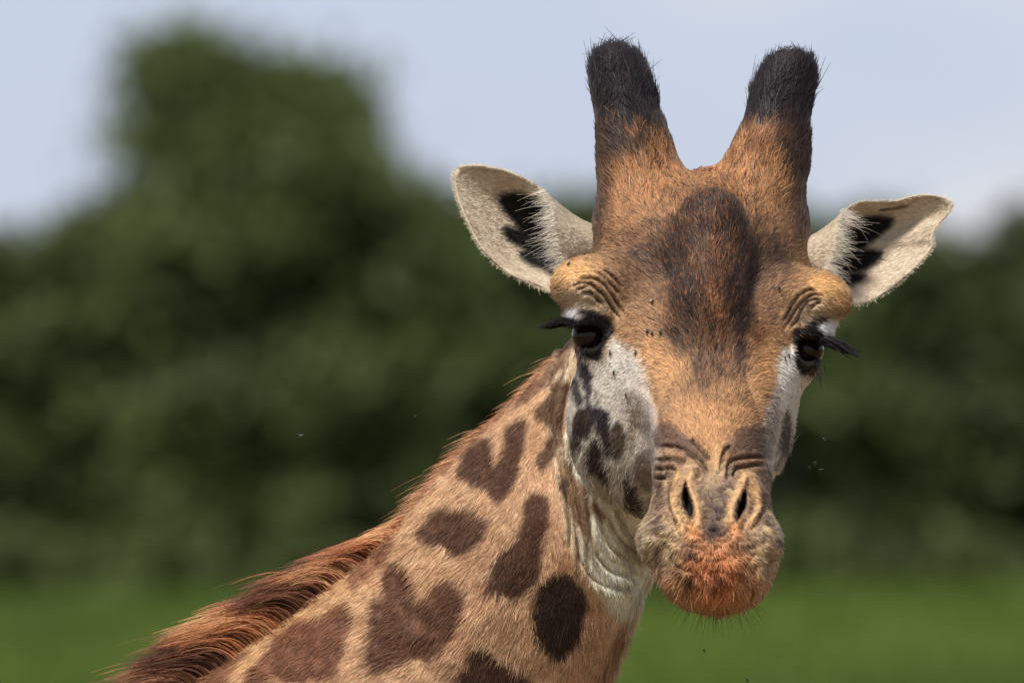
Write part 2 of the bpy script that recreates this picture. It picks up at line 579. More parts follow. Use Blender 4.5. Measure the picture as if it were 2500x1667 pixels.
for i, L in enumerate(NECK_C):
    kf = 1.6 if i in (0, 1, 2, 3, 9) else 1.2
    disp -= kf * 11 * line_mask(Q0, L, 6.0) * nk
    disp += kf * 6.0 * line_mask(Q0, L, 15) * nk
for c in ((1691, 1331), (1803, 1334), (1742, 1296)):
    disp -= 6 * np.exp(-(((Q0 - c) / 9) ** 2).sum(1)) * hd
for H in (HOLE_L, HOLE_R):
    H = smooth_line(H, 4, True)
    c = H.mean(0)
    near = np.where((np.abs(Q0 - c) < 90).all(1))[0]
    push[near] += 60 * sstep(3, -8, poly_sd(Q0[near], H)) * hd[near]
# eye openings
EYES = [((1442, 22, 820), 46.0), ((1968, 55, 853), 44.0)]
OPEN_L = smooth_line([(1388, 806), (1410, 797), (1436, 790), (1458, 791), (1473, 803), (1476, 822), (1464, 843), (1444, 853), (1424, 849), (1406, 832)], 4, True)
OPEN_R = smooth_line([(2016, 838), (1998, 831), (1972, 822), (1954, 823), (1944, 838), (1943, 858), (1952, 878), (1970, 888), (1988, 880), (2004, 862)], 4, True)
for O in (OPEN_L, OPEN_R):
    near = np.where((np.abs(Q0 - O.mean(0)) < 120).all(1))[0]
    sd = poly_sd(Q0[near], O)
    push[near] += 46 * sstep(2, -10, sd) * is_head[near] * (V[near, 1] < 130)
    disp[near] += 4 * np.exp(-((sd - 6) / 5) ** 2) * hd[near]
# uneven flesh: lumpy lips, small hollows, rough crown
lip = np.exp(-(((Q0 - (1740, 1350)) / (190, 120)) ** 2).sum(1) ** 2) * hd
disp += lip * (12.0 * fbm(V, 30, 3) + 7.0 * np.abs(vnoise(V, 14, 9)))
disp += hd * 2.5 * fbm(V, 60, 21) + nk * 5 * fbm(V, 110, 33)
V = V + NV * disp[:, None]
V[:, 1] += push
NV = vertex_normals(V, F)

# ------------------------------------------------------------------ coat colours
class Coat:
    def __init__(s, P, mask, wob=5.0):
        s.P, s.mask = P, mask
        s.Q = P[:, [0, 2]] + np.stack([fbm(P, 34, 5), fbm(P, 34, 6)], 1) * wob + np.stack([vnoise(P, 9, 7), vnoise(P, 9, 8)], 1) * wob * 0.5
        s.C = np.zeros((len(P), 3))
    def fill(s, c, m=None):
        m = s.mask if m is None else m
        c = lin(c)
        s.C += (c - s.C) * np.clip(m, 0, 1)[:, None]
    def _mix(s, sel, c, m):
        s.C[sel] += (lin(c) - s.C[sel]) * np.clip(m * s.mask[sel], 0, 1)[:, None]
    def blob(s, x, y, rx, ry, c, a=1.0, ang=0.0, hard=1.0):
        r = max(rx, ry) * 2.2
        sel = np.where((np.abs(s.Q - (x, y)) < r).all(1))[0]
        d = s.Q[sel] - (x, y)
        ca, sa = math.cos(R(ang)), math.sin(R(ang))
        u, v = d[:, 0] * ca + d[:, 1] * sa, -d[:, 0] * sa + d[:, 1] * ca
        s._mix(sel, c, a * np.exp(-((u / rx) ** 2 + (v / ry) ** 2) ** hard))
    def poly(s, pts, c, a=1.0, soft=8.0, smooth=True, grow=0.0):
        pts = smooth_line(pts, 4, True) if smooth else np.array(pts, float)
        lo, hi = pts.min(0) - 2 * soft - 10, pts.max(0) + 2 * soft + 10
        sel = np.where(((s.Q > lo) & (s.Q < hi)).all(1) & (s.mask > 0))[0]
        if len(sel):
            s._mix(sel, c, a * sstep(soft, -soft, poly_sd(s.Q[sel], pts) - grow))
    def line(s, pts, w, c, a=1.0):
        s._mix(slice(None), c, a * line_mask(s.Q, pts, w))
    def mottle(s, c, scale, seed, lo, hi, m):
        k_ = sstep(lo, hi, fbm(s.P, scale, seed)) * m
        s._mix(slice(None), c, k_)

z4 = lambda pts: [(1050 + x * .553, 800 + y * .553) for x, y in pts]
z5 = lambda pts: [(200 + x * .4252, 1150 + y * .4252) for x, y in pts]
z6 = lambda pts: [(1300 + x * .3508, 850 + y * .3508) for x, y in pts]

def coat_neck(P, mask):
    k = Coat(P, mask, 7)
    k.fill((212, 162, 124))
    k.mottle((194, 138, 100), 60, 40, -0.2, 0.6, 0.6)
    k.blob(700, 1500, 360, 130, (204, 152, 98), 0.7, -37)
    # throat and folds under the jaw: pale, towards cream
    k.poly([(1385, 1040), (1420, 1020), (1480, 1160), (1600, 1230), (1640, 1360), (1590, 1400), (1545, 1480), (1520, 1500), (1470, 1450), (1420, 1380), (1400, 1280), (1375, 1130)], (240, 230, 206), 0.95, 14)
    k.poly([(1360, 840), (1400, 830), (1410, 900), (1385, 960), (1350, 930), (1335, 900)], (205, 180, 150), 0.8, 10)
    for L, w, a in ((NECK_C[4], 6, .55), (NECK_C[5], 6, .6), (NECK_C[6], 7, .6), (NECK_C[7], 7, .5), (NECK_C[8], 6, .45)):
        k.line(L, w, (128, 108, 74), a)  # olive stripes, with the shade of the throat folds painted in
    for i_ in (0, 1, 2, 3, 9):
        k.line(NECK_C[i_], 5, (112, 78, 56), 0.8)  # shade of the neck folds painted along their creases
        k.line([(x - 9, y) for x, y in NECK_C[i_]], 5, (230, 206, 176), 0.6)  # lit ridge painted beside each fold
    k.blob(1560, 1340, 34, 36, (128, 106, 70), 0.75)  # painted shade under the jaw, beside the muzzle
    k.blob(1500, 1230, 50, 36, (160, 142, 104), 0.6, 40)
    k.blob(1500, 1540, 70, 60, (202, 162, 130), 0.8)
    k.blob(1440, 1640, 50, 60, (196, 148, 112), 0.7)
    dark, brown, red = (70, 46, 36), (88, 54, 38), (112, 62, 38)
    sp = dict(soft=9.0)
    k.poly(z4([(430, 385), (428, 500), (398, 620), (380, 680), (322, 755), (270, 700), (190, 655), (145, 600), (195, 500), (290, 470), (296, 590), (335, 530), (352, 425)]), (98, 62, 46), 1, **sp)
    k.poly([(1036, 1297), (1060, 1250), (1100, 1220), (1150, 1222), (1190, 1245), (1206, 1275), (1185, 1310), (1150, 1337), (1122, 1342), (1110, 1317), (1075, 1312)], (102, 65, 46), 1, **sp)
    k.poly(z4([(450, 725), (522, 735), (528, 850), (500, 950), (480, 1100), (400, 1172), (340, 1142), (265, 1122), (290, 1040), (340, 950), (390, 920), (412, 870), (420, 790)]), (96, 61, 44), 1, **sp)
    k.poly(z4([(500, 1110), (560, 1065), (640, 1090), (692, 1150), (680, 1250), (655, 1350), (580, 1405), (508, 1350), (458, 1250), (478, 1190)]), (62, 43, 35), 1, **sp)
    k.poly(z4([(220, 1365), (290, 1375), (330, 1410), (400, 1465), (455, 1500), (490, 1640), (150, 1660), (165, 1480)]), (84, 53, 40), 1, **sp)
    k.poly(z5([(1860, 475), (1930, 540), (1985, 690), (2080, 595), (2180, 585), (2245, 700), (2200, 850), (2120, 970), (2040, 1035), (1960, 1012), (1900, 1060), (1740, 1115), (1690, 1000), (1720, 850), (1740, 720), (1770, 640), (1790, 540)]), (114, 70, 49), 1, **sp)
    k.poly(z5([(1310, 800), (1450, 785), (1580, 705), (1605, 800), (1580, 950), (1520, 1120), (1400, 1155), (1280, 1195), (1200, 1175), (1080, 1195), (975, 1200), (1060, 1060), (1140, 960), (1200, 880)]), (130, 78, 50), 1, **sp)
    k.poly([(880, 1392), (935, 1325), (985, 1290), (975, 1350), (930, 1390), (895, 1415)], (140, 84, 54), 0.9, 9)
    k.poly([(430, 1690), (582, 1590), (640, 1570), (600, 1620), (560, 1700)], (128, 76, 46), 0.9, 10)
    k.poly(z4([(560, 245), (622, 245), (592, 350), (572, 480), (550, 570), (490, 625), (480, 560), (530, 480), (530, 420), (478, 405), (468, 350), (510, 305)]), (98, 68, 46), 0.95, 7)
    k.poly(z4([(590, 575), (640, 640), (700, 720), (706, 800), (700, 930), (640, 850), (600, 760), (572, 725), (568, 660)]), (132, 92, 62), 0.9, 7)
    k.poly(z4([(575, 665), (605, 670), (605, 740), (580, 735)]), (70, 48, 40), 0.9, 5)
    k.poly([(1443, 1220), (1470, 1235), (1480, 1262), (1468, 1268), (1448, 1245)], (128, 84, 52), 0.9, 6)
    k.poly(z4([(610, 60), (640, 40), (560, 200), (470, 290), (400, 330), (420, 270), (520, 170)]), (120, 76, 56), 0.85, 8)
    k.line([(1400, 845), (1330, 890), (1230, 1000), (1150, 1075), (1071, 1158), (978, 1262), (880, 1360), (750, 1460), (600, 1570), (480, 1655)], 9, (136, 82, 54), 0.65)
    # off the frame: patches as on the rest of the neck
    off = P[:, 2] > 1700
    k.mottle(brown, 260, 77, 0.02, 0.12, off * 1.0)
    return k.C

def coat_head(P, mask):
    k = Coat(P, mask, 8)
    k.fill((158, 114, 80))
    Xh, Yh = P[:, 0], P[:, 2]
    # crown and horn bases, warm orange tan
    k.blob(1715, 450, 260, 110, (178, 122, 76), 0.9)
    k.blob(1560, 420, 90, 120, (170, 112, 66), 0.8)
    k.blob(1860, 420, 90, 110, (170, 112, 66), 0.8)
    k.blob(1720, 540, 300, 70, (172, 122, 84), 0.6)
    k.blob(1560, 600, 110, 60, (150, 106, 76), 0.6)
    # horns black to the tips
    k.poly([(1420, 60), (1600, 60), (1640, 320), (1632, 345), (1596, 345), (1560, 392), (1500, 385), (1470, 390), (1440, 420)], (46, 40, 43), 1, 34)
    k.poly([(1440, 330), (1500, 340), (1570, 330), (1600, 345), (1560, 390), (1510, 420), (1490, 520), (1470, 600), (1440, 600)], (74, 54, 44), 0.85, 22)
    k.poly([(1830, 90), (2030, 90), (2000, 300), (1990, 430), (1960, 450), (1915, 410), (1888, 335), (1850, 318), (1800, 322)], (46, 40, 43), 1, 34)
    hz = np.exp(-(((k.Q - (1545, 330)) / (110, 60)) ** 2).sum(1)) + np.exp(-(((k.Q - (1880, 345)) / (110, 60)) ** 2).sum(1))
    k.mottle((152, 96, 52), 20, 407, 0.05, 0.35, 0.75 * hz)
    k.mottle((56, 44, 42), 22, 409, 0.05, 0.4, 0.8 * hz)
    k.poly([(1890, 320), (2000, 320), (1985, 520), (1960, 600), (1935, 560), (1915, 430)], (76, 56, 46), 0.8, 20)
    k.blob(1510, 122, 26, 12, (160, 138, 126), 0.75)
    k.blob(1936, 145, 30, 16, (150, 130, 120), 0.8)
    k.blob(1720, 720, 200, 160, (122, 88, 68), 0.65)
    k.mottle((92, 68, 56), 30, 63, 0.05, 0.5, 0.55 * np.exp(-(((k.Q - (1715, 660)) / (230, 150)) ** 2).sum(1)))
    k.mottle((88, 62, 46), 24, 67, 0.1, 0.5, 0.5 * np.exp(-(((k.Q - (1715, 460)) / (260, 110)) ** 2).sum(1)))
    # dark blaze on the bump, wings and trails
    k.blob(1585, 625, 80, 46, (84, 62, 54), 0.75, -22)
    k.blob(1885, 632, 46, 48, (88, 64, 54), 0.75, 34)
    k.mottle((70, 52, 48), 22, 69, 0.0, 0.35, 0.7 * np.exp(-(((k.Q - (1600, 650)) / (80, 60)) ** 2).sum(1)) + 0.7 * np.exp(-(((k.Q - (1885, 650)) / (60, 60)) ** 2).sum(1)))
    k.poly([(1610, 600), (1650, 525), (1690, 482), (1743, 464), (1795, 495), (1820, 540), (1840, 600), (1852, 650), (1840, 720), (1825, 780), (1818, 850), (1806, 880), (1795, 820), (1780, 740), (1750, 690), (1720, 720), (1700, 800), (1690, 860), (1670, 800), (1640, 740), (1620, 670)], (60, 46, 44), 0.9, 24)
    k.blob(1742, 640, 50, 90, (120, 76, 48), 0.5)
    k.blob(1748, 770, 20, 90, (168, 106, 66), 0.8, -6)
    k.poly([(1640, 700), (1700, 720), (1712, 800), (1722, 860), (1730, 930), (1712, 965), (1690, 940), (1680, 880), (1650, 800)], (74, 54, 48), 0.75, 14)
    k.poly([(1780, 700), (1835, 720), (1828, 800), (1818, 880), (1822, 920), (1806, 930), (1796, 860), (1785, 790)], (74, 54, 48), 0.8, 12)
    k.poly([(1700, 800), (1760, 790), (1800, 860), (1775, 905), (1740, 900), (1715, 880)], (112, 78, 60), 0.6, 20)
    strk = fbm(P * np.array([1.0, 0.6, 0.28]), 15, 65)
    reg = np.exp(-(((k.Q - (1735, 800)) / (110, 170)) ** 2).sum(1) ** 2)
    k._mix(slice(None), (60, 45, 42), 0.8 * sstep(0.05, 0.4, strk) * reg)
    reg2 = np.exp(-(((k.Q - (1735, 560)) / (110, 110)) ** 2).sum(1) ** 2)
    k._mix(slice(None), (142, 92, 58), 0.7 * sstep(0.05, 0.4, -strk) * reg2 * sstep(500, 560, k.Q[:, 1]))
    reg3 = np.exp(-(((k.Q - (1730, 590)) / (170, 90)) ** 2).sum(1) ** 2)
    k.mottle((64, 49, 46), 26, 413, 0.0, 0.3, 0.75 * reg3)
    k.blob(1655, 830, 22, 30, (66, 46, 38), 0.85, -25)
    k.blob(1632, 808, 14, 16, (80, 52, 38), 0.7)
    k.blob(1850, 828, 17, 30, (112, 62, 26), 0.85)
    k.blob(1806, 850, 9, 40, (60, 44, 42), 0.7, 12)
    k.blob(1815, 885, 8, 30, (80, 58, 50), 0.6)
    k.mottle((66, 50, 46), 40, 61, 0.1, 0.5, 0.55 * np.exp(-(((k.Q - (1730, 690)) / (150, 170)) ** 2).sum(1) ** 2))
    # bright tan sides of the nose
    k.blob(1600, 880, 70, 60, (208, 150, 96), 0.85, 20)
    k.blob(1870, 890, 40, 80, (200, 142, 90), 0.8)
    k.blob(1730, 1020, 90, 56, (200, 142, 92), 0.8)
    k.blob(1560, 800, 60, 40, (172, 128, 90), 0.6)
    k.blob(1652, 826, 20, 32, (58, 40, 34), 0.95, -25)
    k.blob(1634, 806, 15, 16, (70, 46, 36), 0.85)
    k.blob(1850, 828, 18, 32, (104, 56, 24), 0.95)
    k.blob(1808, 845, 8, 46, (52, 40, 38), 0.85, 8)
    # brow bulges and lids
    k.blob(1405, 665, 66, 44, (222, 170, 114), 0.95, -10)
    k.blob(2022, 698, 62, 46, (222, 168, 108), 0.95, 12)
    k.blob(1418, 732, 60, 30, (196, 174, 150), 0.9)
    k.blob(1985, 766, 50, 30, (196, 174, 150), 0.9)
    k.blob(1450, 745, 36, 22, (200, 180, 156), 0.7, 30)
    k.blob(1470, 750, 46, 30, (172, 140, 108), 0.7, 40)
    # white cheeks under the eyes, running to the jaw
    k.poly([(1420, 860), (1470, 880), (1500, 830), (1560, 870), (1580, 930), (1590, 990), (1600, 1040), (1606, 1130), (1590, 1240), (1560, 1300), (1500, 1250), (1420, 1180), (1370, 1110), (1370, 960), (1400, 880)], (206, 196, 185), 0.97, 16)
    k.mottle((150, 134, 120), 44, 411, -0.1, 0.45, 0.75 * np.exp(-(((k.Q - (1520, 1100)) / (110, 130)) ** 2).sum(1)))
    k.poly([(1905, 860), (1935, 850), (1960, 920), (2000, 920), (1990, 980), (1950, 1100), (1920, 1200), (1880, 1200), (1868, 1120), (1872, 1000), (1890, 930)], (228, 219, 210), 0.97, 12)
    k.blob(1545, 900, 34, 40, (186, 176, 166), 0.6)
    k.poly([(1545, 940), (1580, 960), (1600, 1010), (1606, 1080), (1590, 1090), (1560, 1040), (1530, 980)], (164, 150, 140), 0.8, 10)
    k.poly([(1880, 960), (1900, 950), (1890, 1060), (1872, 1110), (1866, 1060)], (158, 140, 128), 0.8, 10)
    for pts, c, a, sf in (
        (z6([(335, 90), (400, 150), (415, 200), (405, 310), (380, 300), (360, 240), (330, 170)]), (62, 53, 60), 1, 7),
        (z6([(285, 220), (330, 250), (335, 370), (300, 390)]), (48, 40, 40), .95, 6),
        (z6([(375, 330), (410, 370), (420, 530), (380, 600), (370, 450)]), (58, 50, 56), 1, 7),
        (z6([(305, 450), (365, 425), (365, 560), (315, 700), (285, 600)]), (62, 45, 36), 1, 6),
        (z6([(425, 390), (525, 480), (555, 680), (525, 740), (468, 600), (435, 500)]), (52, 44, 48), 1, 7),
        (z6([(590, 520), (655, 620), (645, 710), (580, 750), (560, 640)]), (86, 70, 59), 1, 8),
        (z6([(430, 640), (500, 750), (535, 880), (450, 840), (400, 750)]), (54, 42, 36), 1, 9),
        (z6([(640, 880), (765, 1040), (745, 1190), (655, 1060)]), (70, 58, 48), 1, 7),
        (z6([(725, 780), (825, 690), (850, 800), (805, 980), (725, 880)]), (126, 106, 94), .9, 8),
        (z6([(690, 440), (735, 480), (722, 600), (690, 690), (680, 560)]), (150, 130, 112), .8, 8),
        (z6([(420, 870), (520, 900), (560, 980), (470, 970)]), (160, 140, 112), .7, 8),
        (z6([(440, 280), (470, 330), (470, 370), (450, 350)]), (130, 115, 108), .7, 5)):
        k.poly(pts, c, a, sf, grow=4)
    k.poly([(1912, 1010), (1930, 1000), (1930, 1090), (1905, 1100), (1896, 1070)], (70, 54, 50), .95, 7)
    k.poly([(1895, 1100), (1912, 1095), (1905, 1130), (1890, 1125)], (90, 70, 60), .8, 7)
    # black skin round the eyes, white tufts above the outer corners
    k.poly([(1370, 768), (1392, 746), (1425, 752), (1440, 766), (1420, 780), (1370, 785)], (238, 232, 226), 1, 5)
    k.poly([(1985, 800), (2004, 786), (2030, 782), (2048, 800), (2048, 830), (2020, 822)], (238, 232, 226), 1, 5)
    k.poly([(1425, 752), (1452, 757), (1478, 768), (1500, 800), (1497, 822), (1477, 850), (1466, 878), (1450, 884), (1432, 874), (1418, 852), (1402, 830), (1380, 805), (1350, 795), (1352, 778), (1390, 776), (1430, 770), (1416, 756)], (26, 20, 20), 1, 5)
    k.poly([(1932, 810), (1959, 794), (1981, 778), (2002, 774), (2014, 780), (2003, 790), (1988, 800), (2000, 810), (2020, 817), (2050, 832), (2050, 856), (2014, 862), (2008, 880), (1996, 898), (1972, 914), (1953, 916), (1942, 892), (1934, 853)], (26, 20, 20), 1, 5)
    # nose: dark bands over the folds, speckled muzzle
    muz = sstep(1105, 1160, Yh) * sstep(-60, -160, P[:, 1])
    k.fill((132, 102, 84), muz * mask)
    k.poly([(1600, 1040), (1640, 1035), (1690, 1075), (1722, 1120), (1710, 1130), (1680, 1105), (1640, 1090), (1600, 1092)], (84, 62, 56), 0.85, 12)
    k.poly([(1775, 1100), (1800, 1060), (1850, 1040), (1872, 1060), (1868, 1118), (1830, 1116), (1795, 1120)], (84, 62, 56), 0.8, 12)
    k.blob(1745, 1110, 24, 60, (196, 144, 96), 0.85)
    k.blob(1745, 1180, 36, 34, (170, 138, 108), 0.8)
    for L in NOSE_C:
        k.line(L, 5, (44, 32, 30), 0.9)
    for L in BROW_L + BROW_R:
        k.line(L, 4.2, (58, 42, 38), 0.85)  # shade in the brow wrinkles, painted into the coat colour
    k.blob(1745, 1240, 34, 44, (104, 84, 80), 0.85)
    k.blob(1742, 1296, 18, 20, (66, 56, 56), 0.85)
    k.blob(1700, 1210, 16, 16, (92, 74, 68), 0.7)
    k.blob(1792, 1200, 14, 14, (92, 74, 68), 0.7)
    side = muz * (np.abs(k.Q[:, 0] - 1738) / 170) ** 2
    k.fill((190, 166, 140), np.clip(side * 1.1 - 0.15, 0, 0.9) * sstep(1230, 1290, Yh) * mask)
    k.fill((196, 164, 122), np.exp(-(((k.Q - (1630, 1330)) / (40, 50)) ** 2).sum(1)) * 0.8 * mask)
    k.fill((196, 160, 118), np.exp(-(((k.Q - (1850, 1370)) / (46, 50)) ** 2).sum(1)) * 0.8 * mask)
    sidez = muz * sstep(1440, 1380, Yh) * (1 - np.exp(-(((k.Q - (1745, 1390)) / (110, 90)) ** 2).sum(1)))
    k.mottle((84, 62, 56), 26, 91, 0.05, 0.4, 0.85 * sidez)
    k.mottle((206, 170, 124), 24, 95, 0.1, 0.45, 0.7 * sidez)
    k.mottle((58, 44, 40), 11, 97, 0.22, 0.5, 0.75 * sidez)
    # orange lips and chin
    k.blob(1745, 1385, 76, 62, (208, 122, 66), 0.94, hard=1.4)
    k.blob(1745, 1345, 60, 44, (194, 132, 88), 0.7)
    k.poly([(1570, 1385), (1640, 1400), (1745, 1420), (1850, 1410), (1930, 1380), (1900, 1470), (1760, 1530), (1600, 1470)], (206, 152, 108), 0.85, 18)
    k.blob(1746, 1430, 74, 44, (204, 118, 66), 0.8)
    k.blob(1660, 1440, 50, 40, (178, 132, 94), 0.7)
    k.mottle((150, 72, 36), 22, 101, 0.2, 0.6, 0.7 * np.exp(-(((k.Q - (1745, 1400)) / (90, 60)) ** 2).sum(1)))
    k.line(PHIL, 8, (128, 62, 36), 0.75)
    for L in LIPS:
        k.line(L, 5, (84, 60, 48), 0.4)  # crease shade of mouth line and philtrum put into the colour
    k.blob(1743, 1240, 36, 40, (88, 70, 66), 0.85)
    k.blob(1742, 1296, 22, 22, (52, 43, 43), 0.95)
    for c in ((1691, 1331), (1690, 1352), (1803, 1334), (1688, 1411), (1758, 1412)):
        k.blob(c[0], c[1], 13, 12, (34, 27, 25), 0.95)
    # nostril rims: bare tan skin; black inside
    for L, w in ((RIM_LO, 15), (RIM_RO, 15), (RIM_LI, 11), (RIM_RI, 11)):
        k.line(L, w, (202, 154, 106), 0.92)
    k.blob(1692, 1300, 16, 26, (222, 140, 76), 0.7)
    k.blob(1798, 1296, 16, 26, (222, 140, 76), 0.7)
    for L in GROOVE:
        k.line(L, 7, (84, 64, 60), 0.75)  # groove shade outside the rims, painted in
    for H in (HOLE_L, HOLE_R):
        k.poly(H, (14, 10, 9), 1, 4, grow=-1)
    return k.C

hm = is_head.astype(float)
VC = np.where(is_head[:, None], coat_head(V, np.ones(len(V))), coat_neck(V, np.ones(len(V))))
lum = VC @ np.array([0.3, 0.55, 0.15])
VC = lum[:, None] + (VC - lum[:, None]) * np.where(is_head, 0.87, 0.83)[:, None]
sat = np.clip((VC[:, 0] - VC[:, 2]) / (VC[:, 0] + 1e-4) * 1.6, 0, 1)[:, None]
VC = VC * (1 + sat * np.array([-0.06, -0.015, -0.10]))
VC = np.clip(VC * 1.18, 0.004, 0.88)

# ------------------------------------------------------------------ materials
def new_mat(name):
    m = bpy.data.materials.new(name)
    m.use_nodes = True
    nt = m.node_tree
    return m, nt.nodes, nt.links, nt.nodes['Principled BSDF']

def skin_material():
    m, n, l, b = new_mat('hide')
    a = n.new('ShaderNodeAttribute'); a.attribute_name = 'fur_color'
    nz = n.new('ShaderNodeTexNoise'); nz.inputs['Scale'].default_value = 420.0; nz.inputs['Detail'].default_value = 3
    mx = n.new('ShaderNodeMix'); mx.data_type = 'RGBA'; mx.blend_type = 'MULTIPLY'; mx.inputs['Factor'].default_value = 0.55
    rp = n.new('ShaderNodeValToRGB')
    rp.color_ramp.elements[0].position = 0.3; rp.color_ramp.elements[0].color = (0.45, 0.42, 0.4, 1)
    rp.color_ramp.elements[1].position = 0.7; rp.color_ramp.elements[1].color = (1, 1, 1, 1)
    l.new(nz.outputs['Fac'], rp.inputs['Fac'])
    l.new(a.outputs['Color'], mx.inputs['A']); l.new(rp.outputs['Color'], mx.inputs['B'])
    l.new(mx.outputs['Result'], b.inputs['Base Color'])
    bp = n.new('ShaderNodeBump'); bp.inputs['Strength'].default_value = 0.35; bp.inputs['Distance'].default_value = 0.002
    l.new(nz.outputs['Fac'], bp.inputs['Height']); l.new(bp.outputs['Normal'], b.inputs['Normal'])
    b.inputs['Roughness'].default_value = 0.75
    b.inputs['Specular IOR Level'].default_value = 0.25
    return m
MAT_SKIN = skin_material()

def hair_material():
    m, n, l, b = new_mat('hair')
    a = n.new('ShaderNodeAttribute'); a.attribute_name = 'hair_color'
    na = n.new('ShaderNodeAttribute'); na.attribute_name = 'hair_normal'
    l.new(a.outputs['Color'], b.inputs['Base Color'])
    l.new(na.outputs['Vector'], b.inputs['Normal'])
    b.inputs['Roughness'].default_value = 0.5
    b.inputs['Specular IOR Level'].default_value = 0.22
    b.inputs['Sheen Weight'].default_value = 0.12
    b.inputs['Sheen Roughness'].default_value = 0.4
    tr = n.new('ShaderNodeBsdfTranslucent')               # light passes through the thin pale hairs
    l.new(a.outputs['Color'], tr.inputs['Color'])
    l.new(na.outputs['Vector'], tr.inputs['Normal'])
    ms = n.new('ShaderNodeMixShader'); ms.inputs['Fac'].default_value = 0.22
    l.new(b.outputs['BSDF'], ms.inputs[1]); l.new(tr.outputs['BSDF'], ms.inputs[2])
    l.new(ms.outputs['Shader'], n['Material Output'].inputs['Surface'])
    return m
MAT_HAIR = hair_material()

# ------------------------------------------------------------------ hair tools
def sample(V, F, N, C, n, weight):
    a = np.linalg.norm(np.cross(V[F[:, 2]] - V[F[:, 0]], V[F[:, 3]] - V[F[:, 1]]), axis=1) * 0.5
    w = a * weight[F].mean(1)
    cs = np.cumsum(w)
    i = np.searchsorted(cs, rng.random(n) * cs[-1])
    i = np.clip(i, 0, len(F) - 1)
    u, v = rng.random(n)[:, None], rng.random(n)[:, None]
    q = F[i]
    lerp = lambda A: (A[q[:, 0]] * (1 - u) + A[q[:, 1]] * u) * (1 - v) + (A[q[:, 3]] * (1 - u) + A[q[:, 2]] * u) * v
    P, Nn, Cc = lerp(V), lerp(N), lerp(C)
    Nn /= np.linalg.norm(Nn, axis=1)[:, None] + 1e-9
    return P, Nn, Cc

def unit(A):
    return A / (np.linalg.norm(A, axis=-1, keepdims=True) + 1e-9)

def rbf(Q, ctrl, sig):
    """ctrl rows: x, y, values... ; smooth field over the photo plane"""
    ctrl = np.asarray(ctrl, float)
    out = np.empty((len(Q), ctrl.shape[1] - 2))
    for s in range(0, len(Q), 100000):
        q = Q[s:s + 100000]
        d2 = ((q[:, None, :] - ctrl[None, :, :2]) ** 2).sum(2)
        w = np.exp(-d2 / (2 * sig * sig)) + 1e-9 / (1 + d2)
        out[s:s + 100000] = (w @ ctrl[:, 2:]) / w.sum(1)[:, None]
    return out

def grow(P, N, D, L, lift, droop=0.2, n=5, wild=0.15, kink=0.0):
    m = len(P)
    D = D + rng.normal(0, wild, (m, 3))
    T = unit(D - (D * N).sum(1)[:, None] * N)
    lift = np.broadcast_to(np.asarray(lift, float), (m,))[:, None]
    d0 = unit(T * (1 - lift) + N * lift)
    side = np.cross(d0, N)
    ph = rng.normal(0, 1, (m, 1))
    pts = np.empty((m, n, 3))
    for j in range(n):
        s = j / (n - 1)
        pts[:, j] = P + L[:, None] * (s * d0 + s * s * (droop * (T - N * 0.6 * lift / 0.4)) * 0.5 + side * ph * kink * s * s)
    return pts

def curves_object(name, pts, colr, rad, parent, mat=MAT_HAIR, label=None, tip=0.25, nrm=None):
    m, n, _ = pts.shape
    if nrm is None:                                    # loose strands: across the strand, towards the sky and the open side
        T = unit(pts[:, -1] - pts[:, 0])
        U = np.tile(np.array([0, -0.6, -0.8]), (m, 1)) + rng.normal(0, 0.35, (m, 3))
        nrm = U - (U * T).sum(1)[:, None] * T
    nrm = unit(nrm + rng.normal(0, 0.22, (m, 3)))
    cu = bpy.data.hair_curves.new(name)
    cu.add_curves([n] * m)
    W = to_world(pts.reshape(-1, 3)).astype(np.float32)
    cu.attributes['position'].data.foreach_set('vector', W.ravel())
    ra = cu.attributes.get('radius') or cu.attributes.new('radius', 'FLOAT', 'POINT')
    prof = 1 - (1 - tip) * np.linspace(0, 1, n) ** 1.5
    ra.data.foreach_set('value', (np.asarray(rad)[:, None] * prof[None] * K).astype(np.float32).ravel())
    ca = cu.attributes.new('hair_color', 'FLOAT_COLOR', 'CURVE')
    C4 = np.ones((m, 4), np.float32); C4[:, :3] = np.clip(colr, 0.003, 0.92)
    ca.data.foreach_set('color', C4.ravel())
    na = cu.attributes.new('hair_normal', 'FLOAT_VECTOR', 'CURVE')
    na.data.foreach_set('vector', (nrm * np.array([1, 1, -1.0])).astype(np.float32).ravel())
    cu.materials.append(mat)
    return link(name, cu, parent, label)

def vary(C, s=0.22, hue=0.05):
    m = len(C)
    return C * np.exp(rng.normal(0, s, (m, 1))) * np.exp(rng.normal(0, hue, (m, 3)))

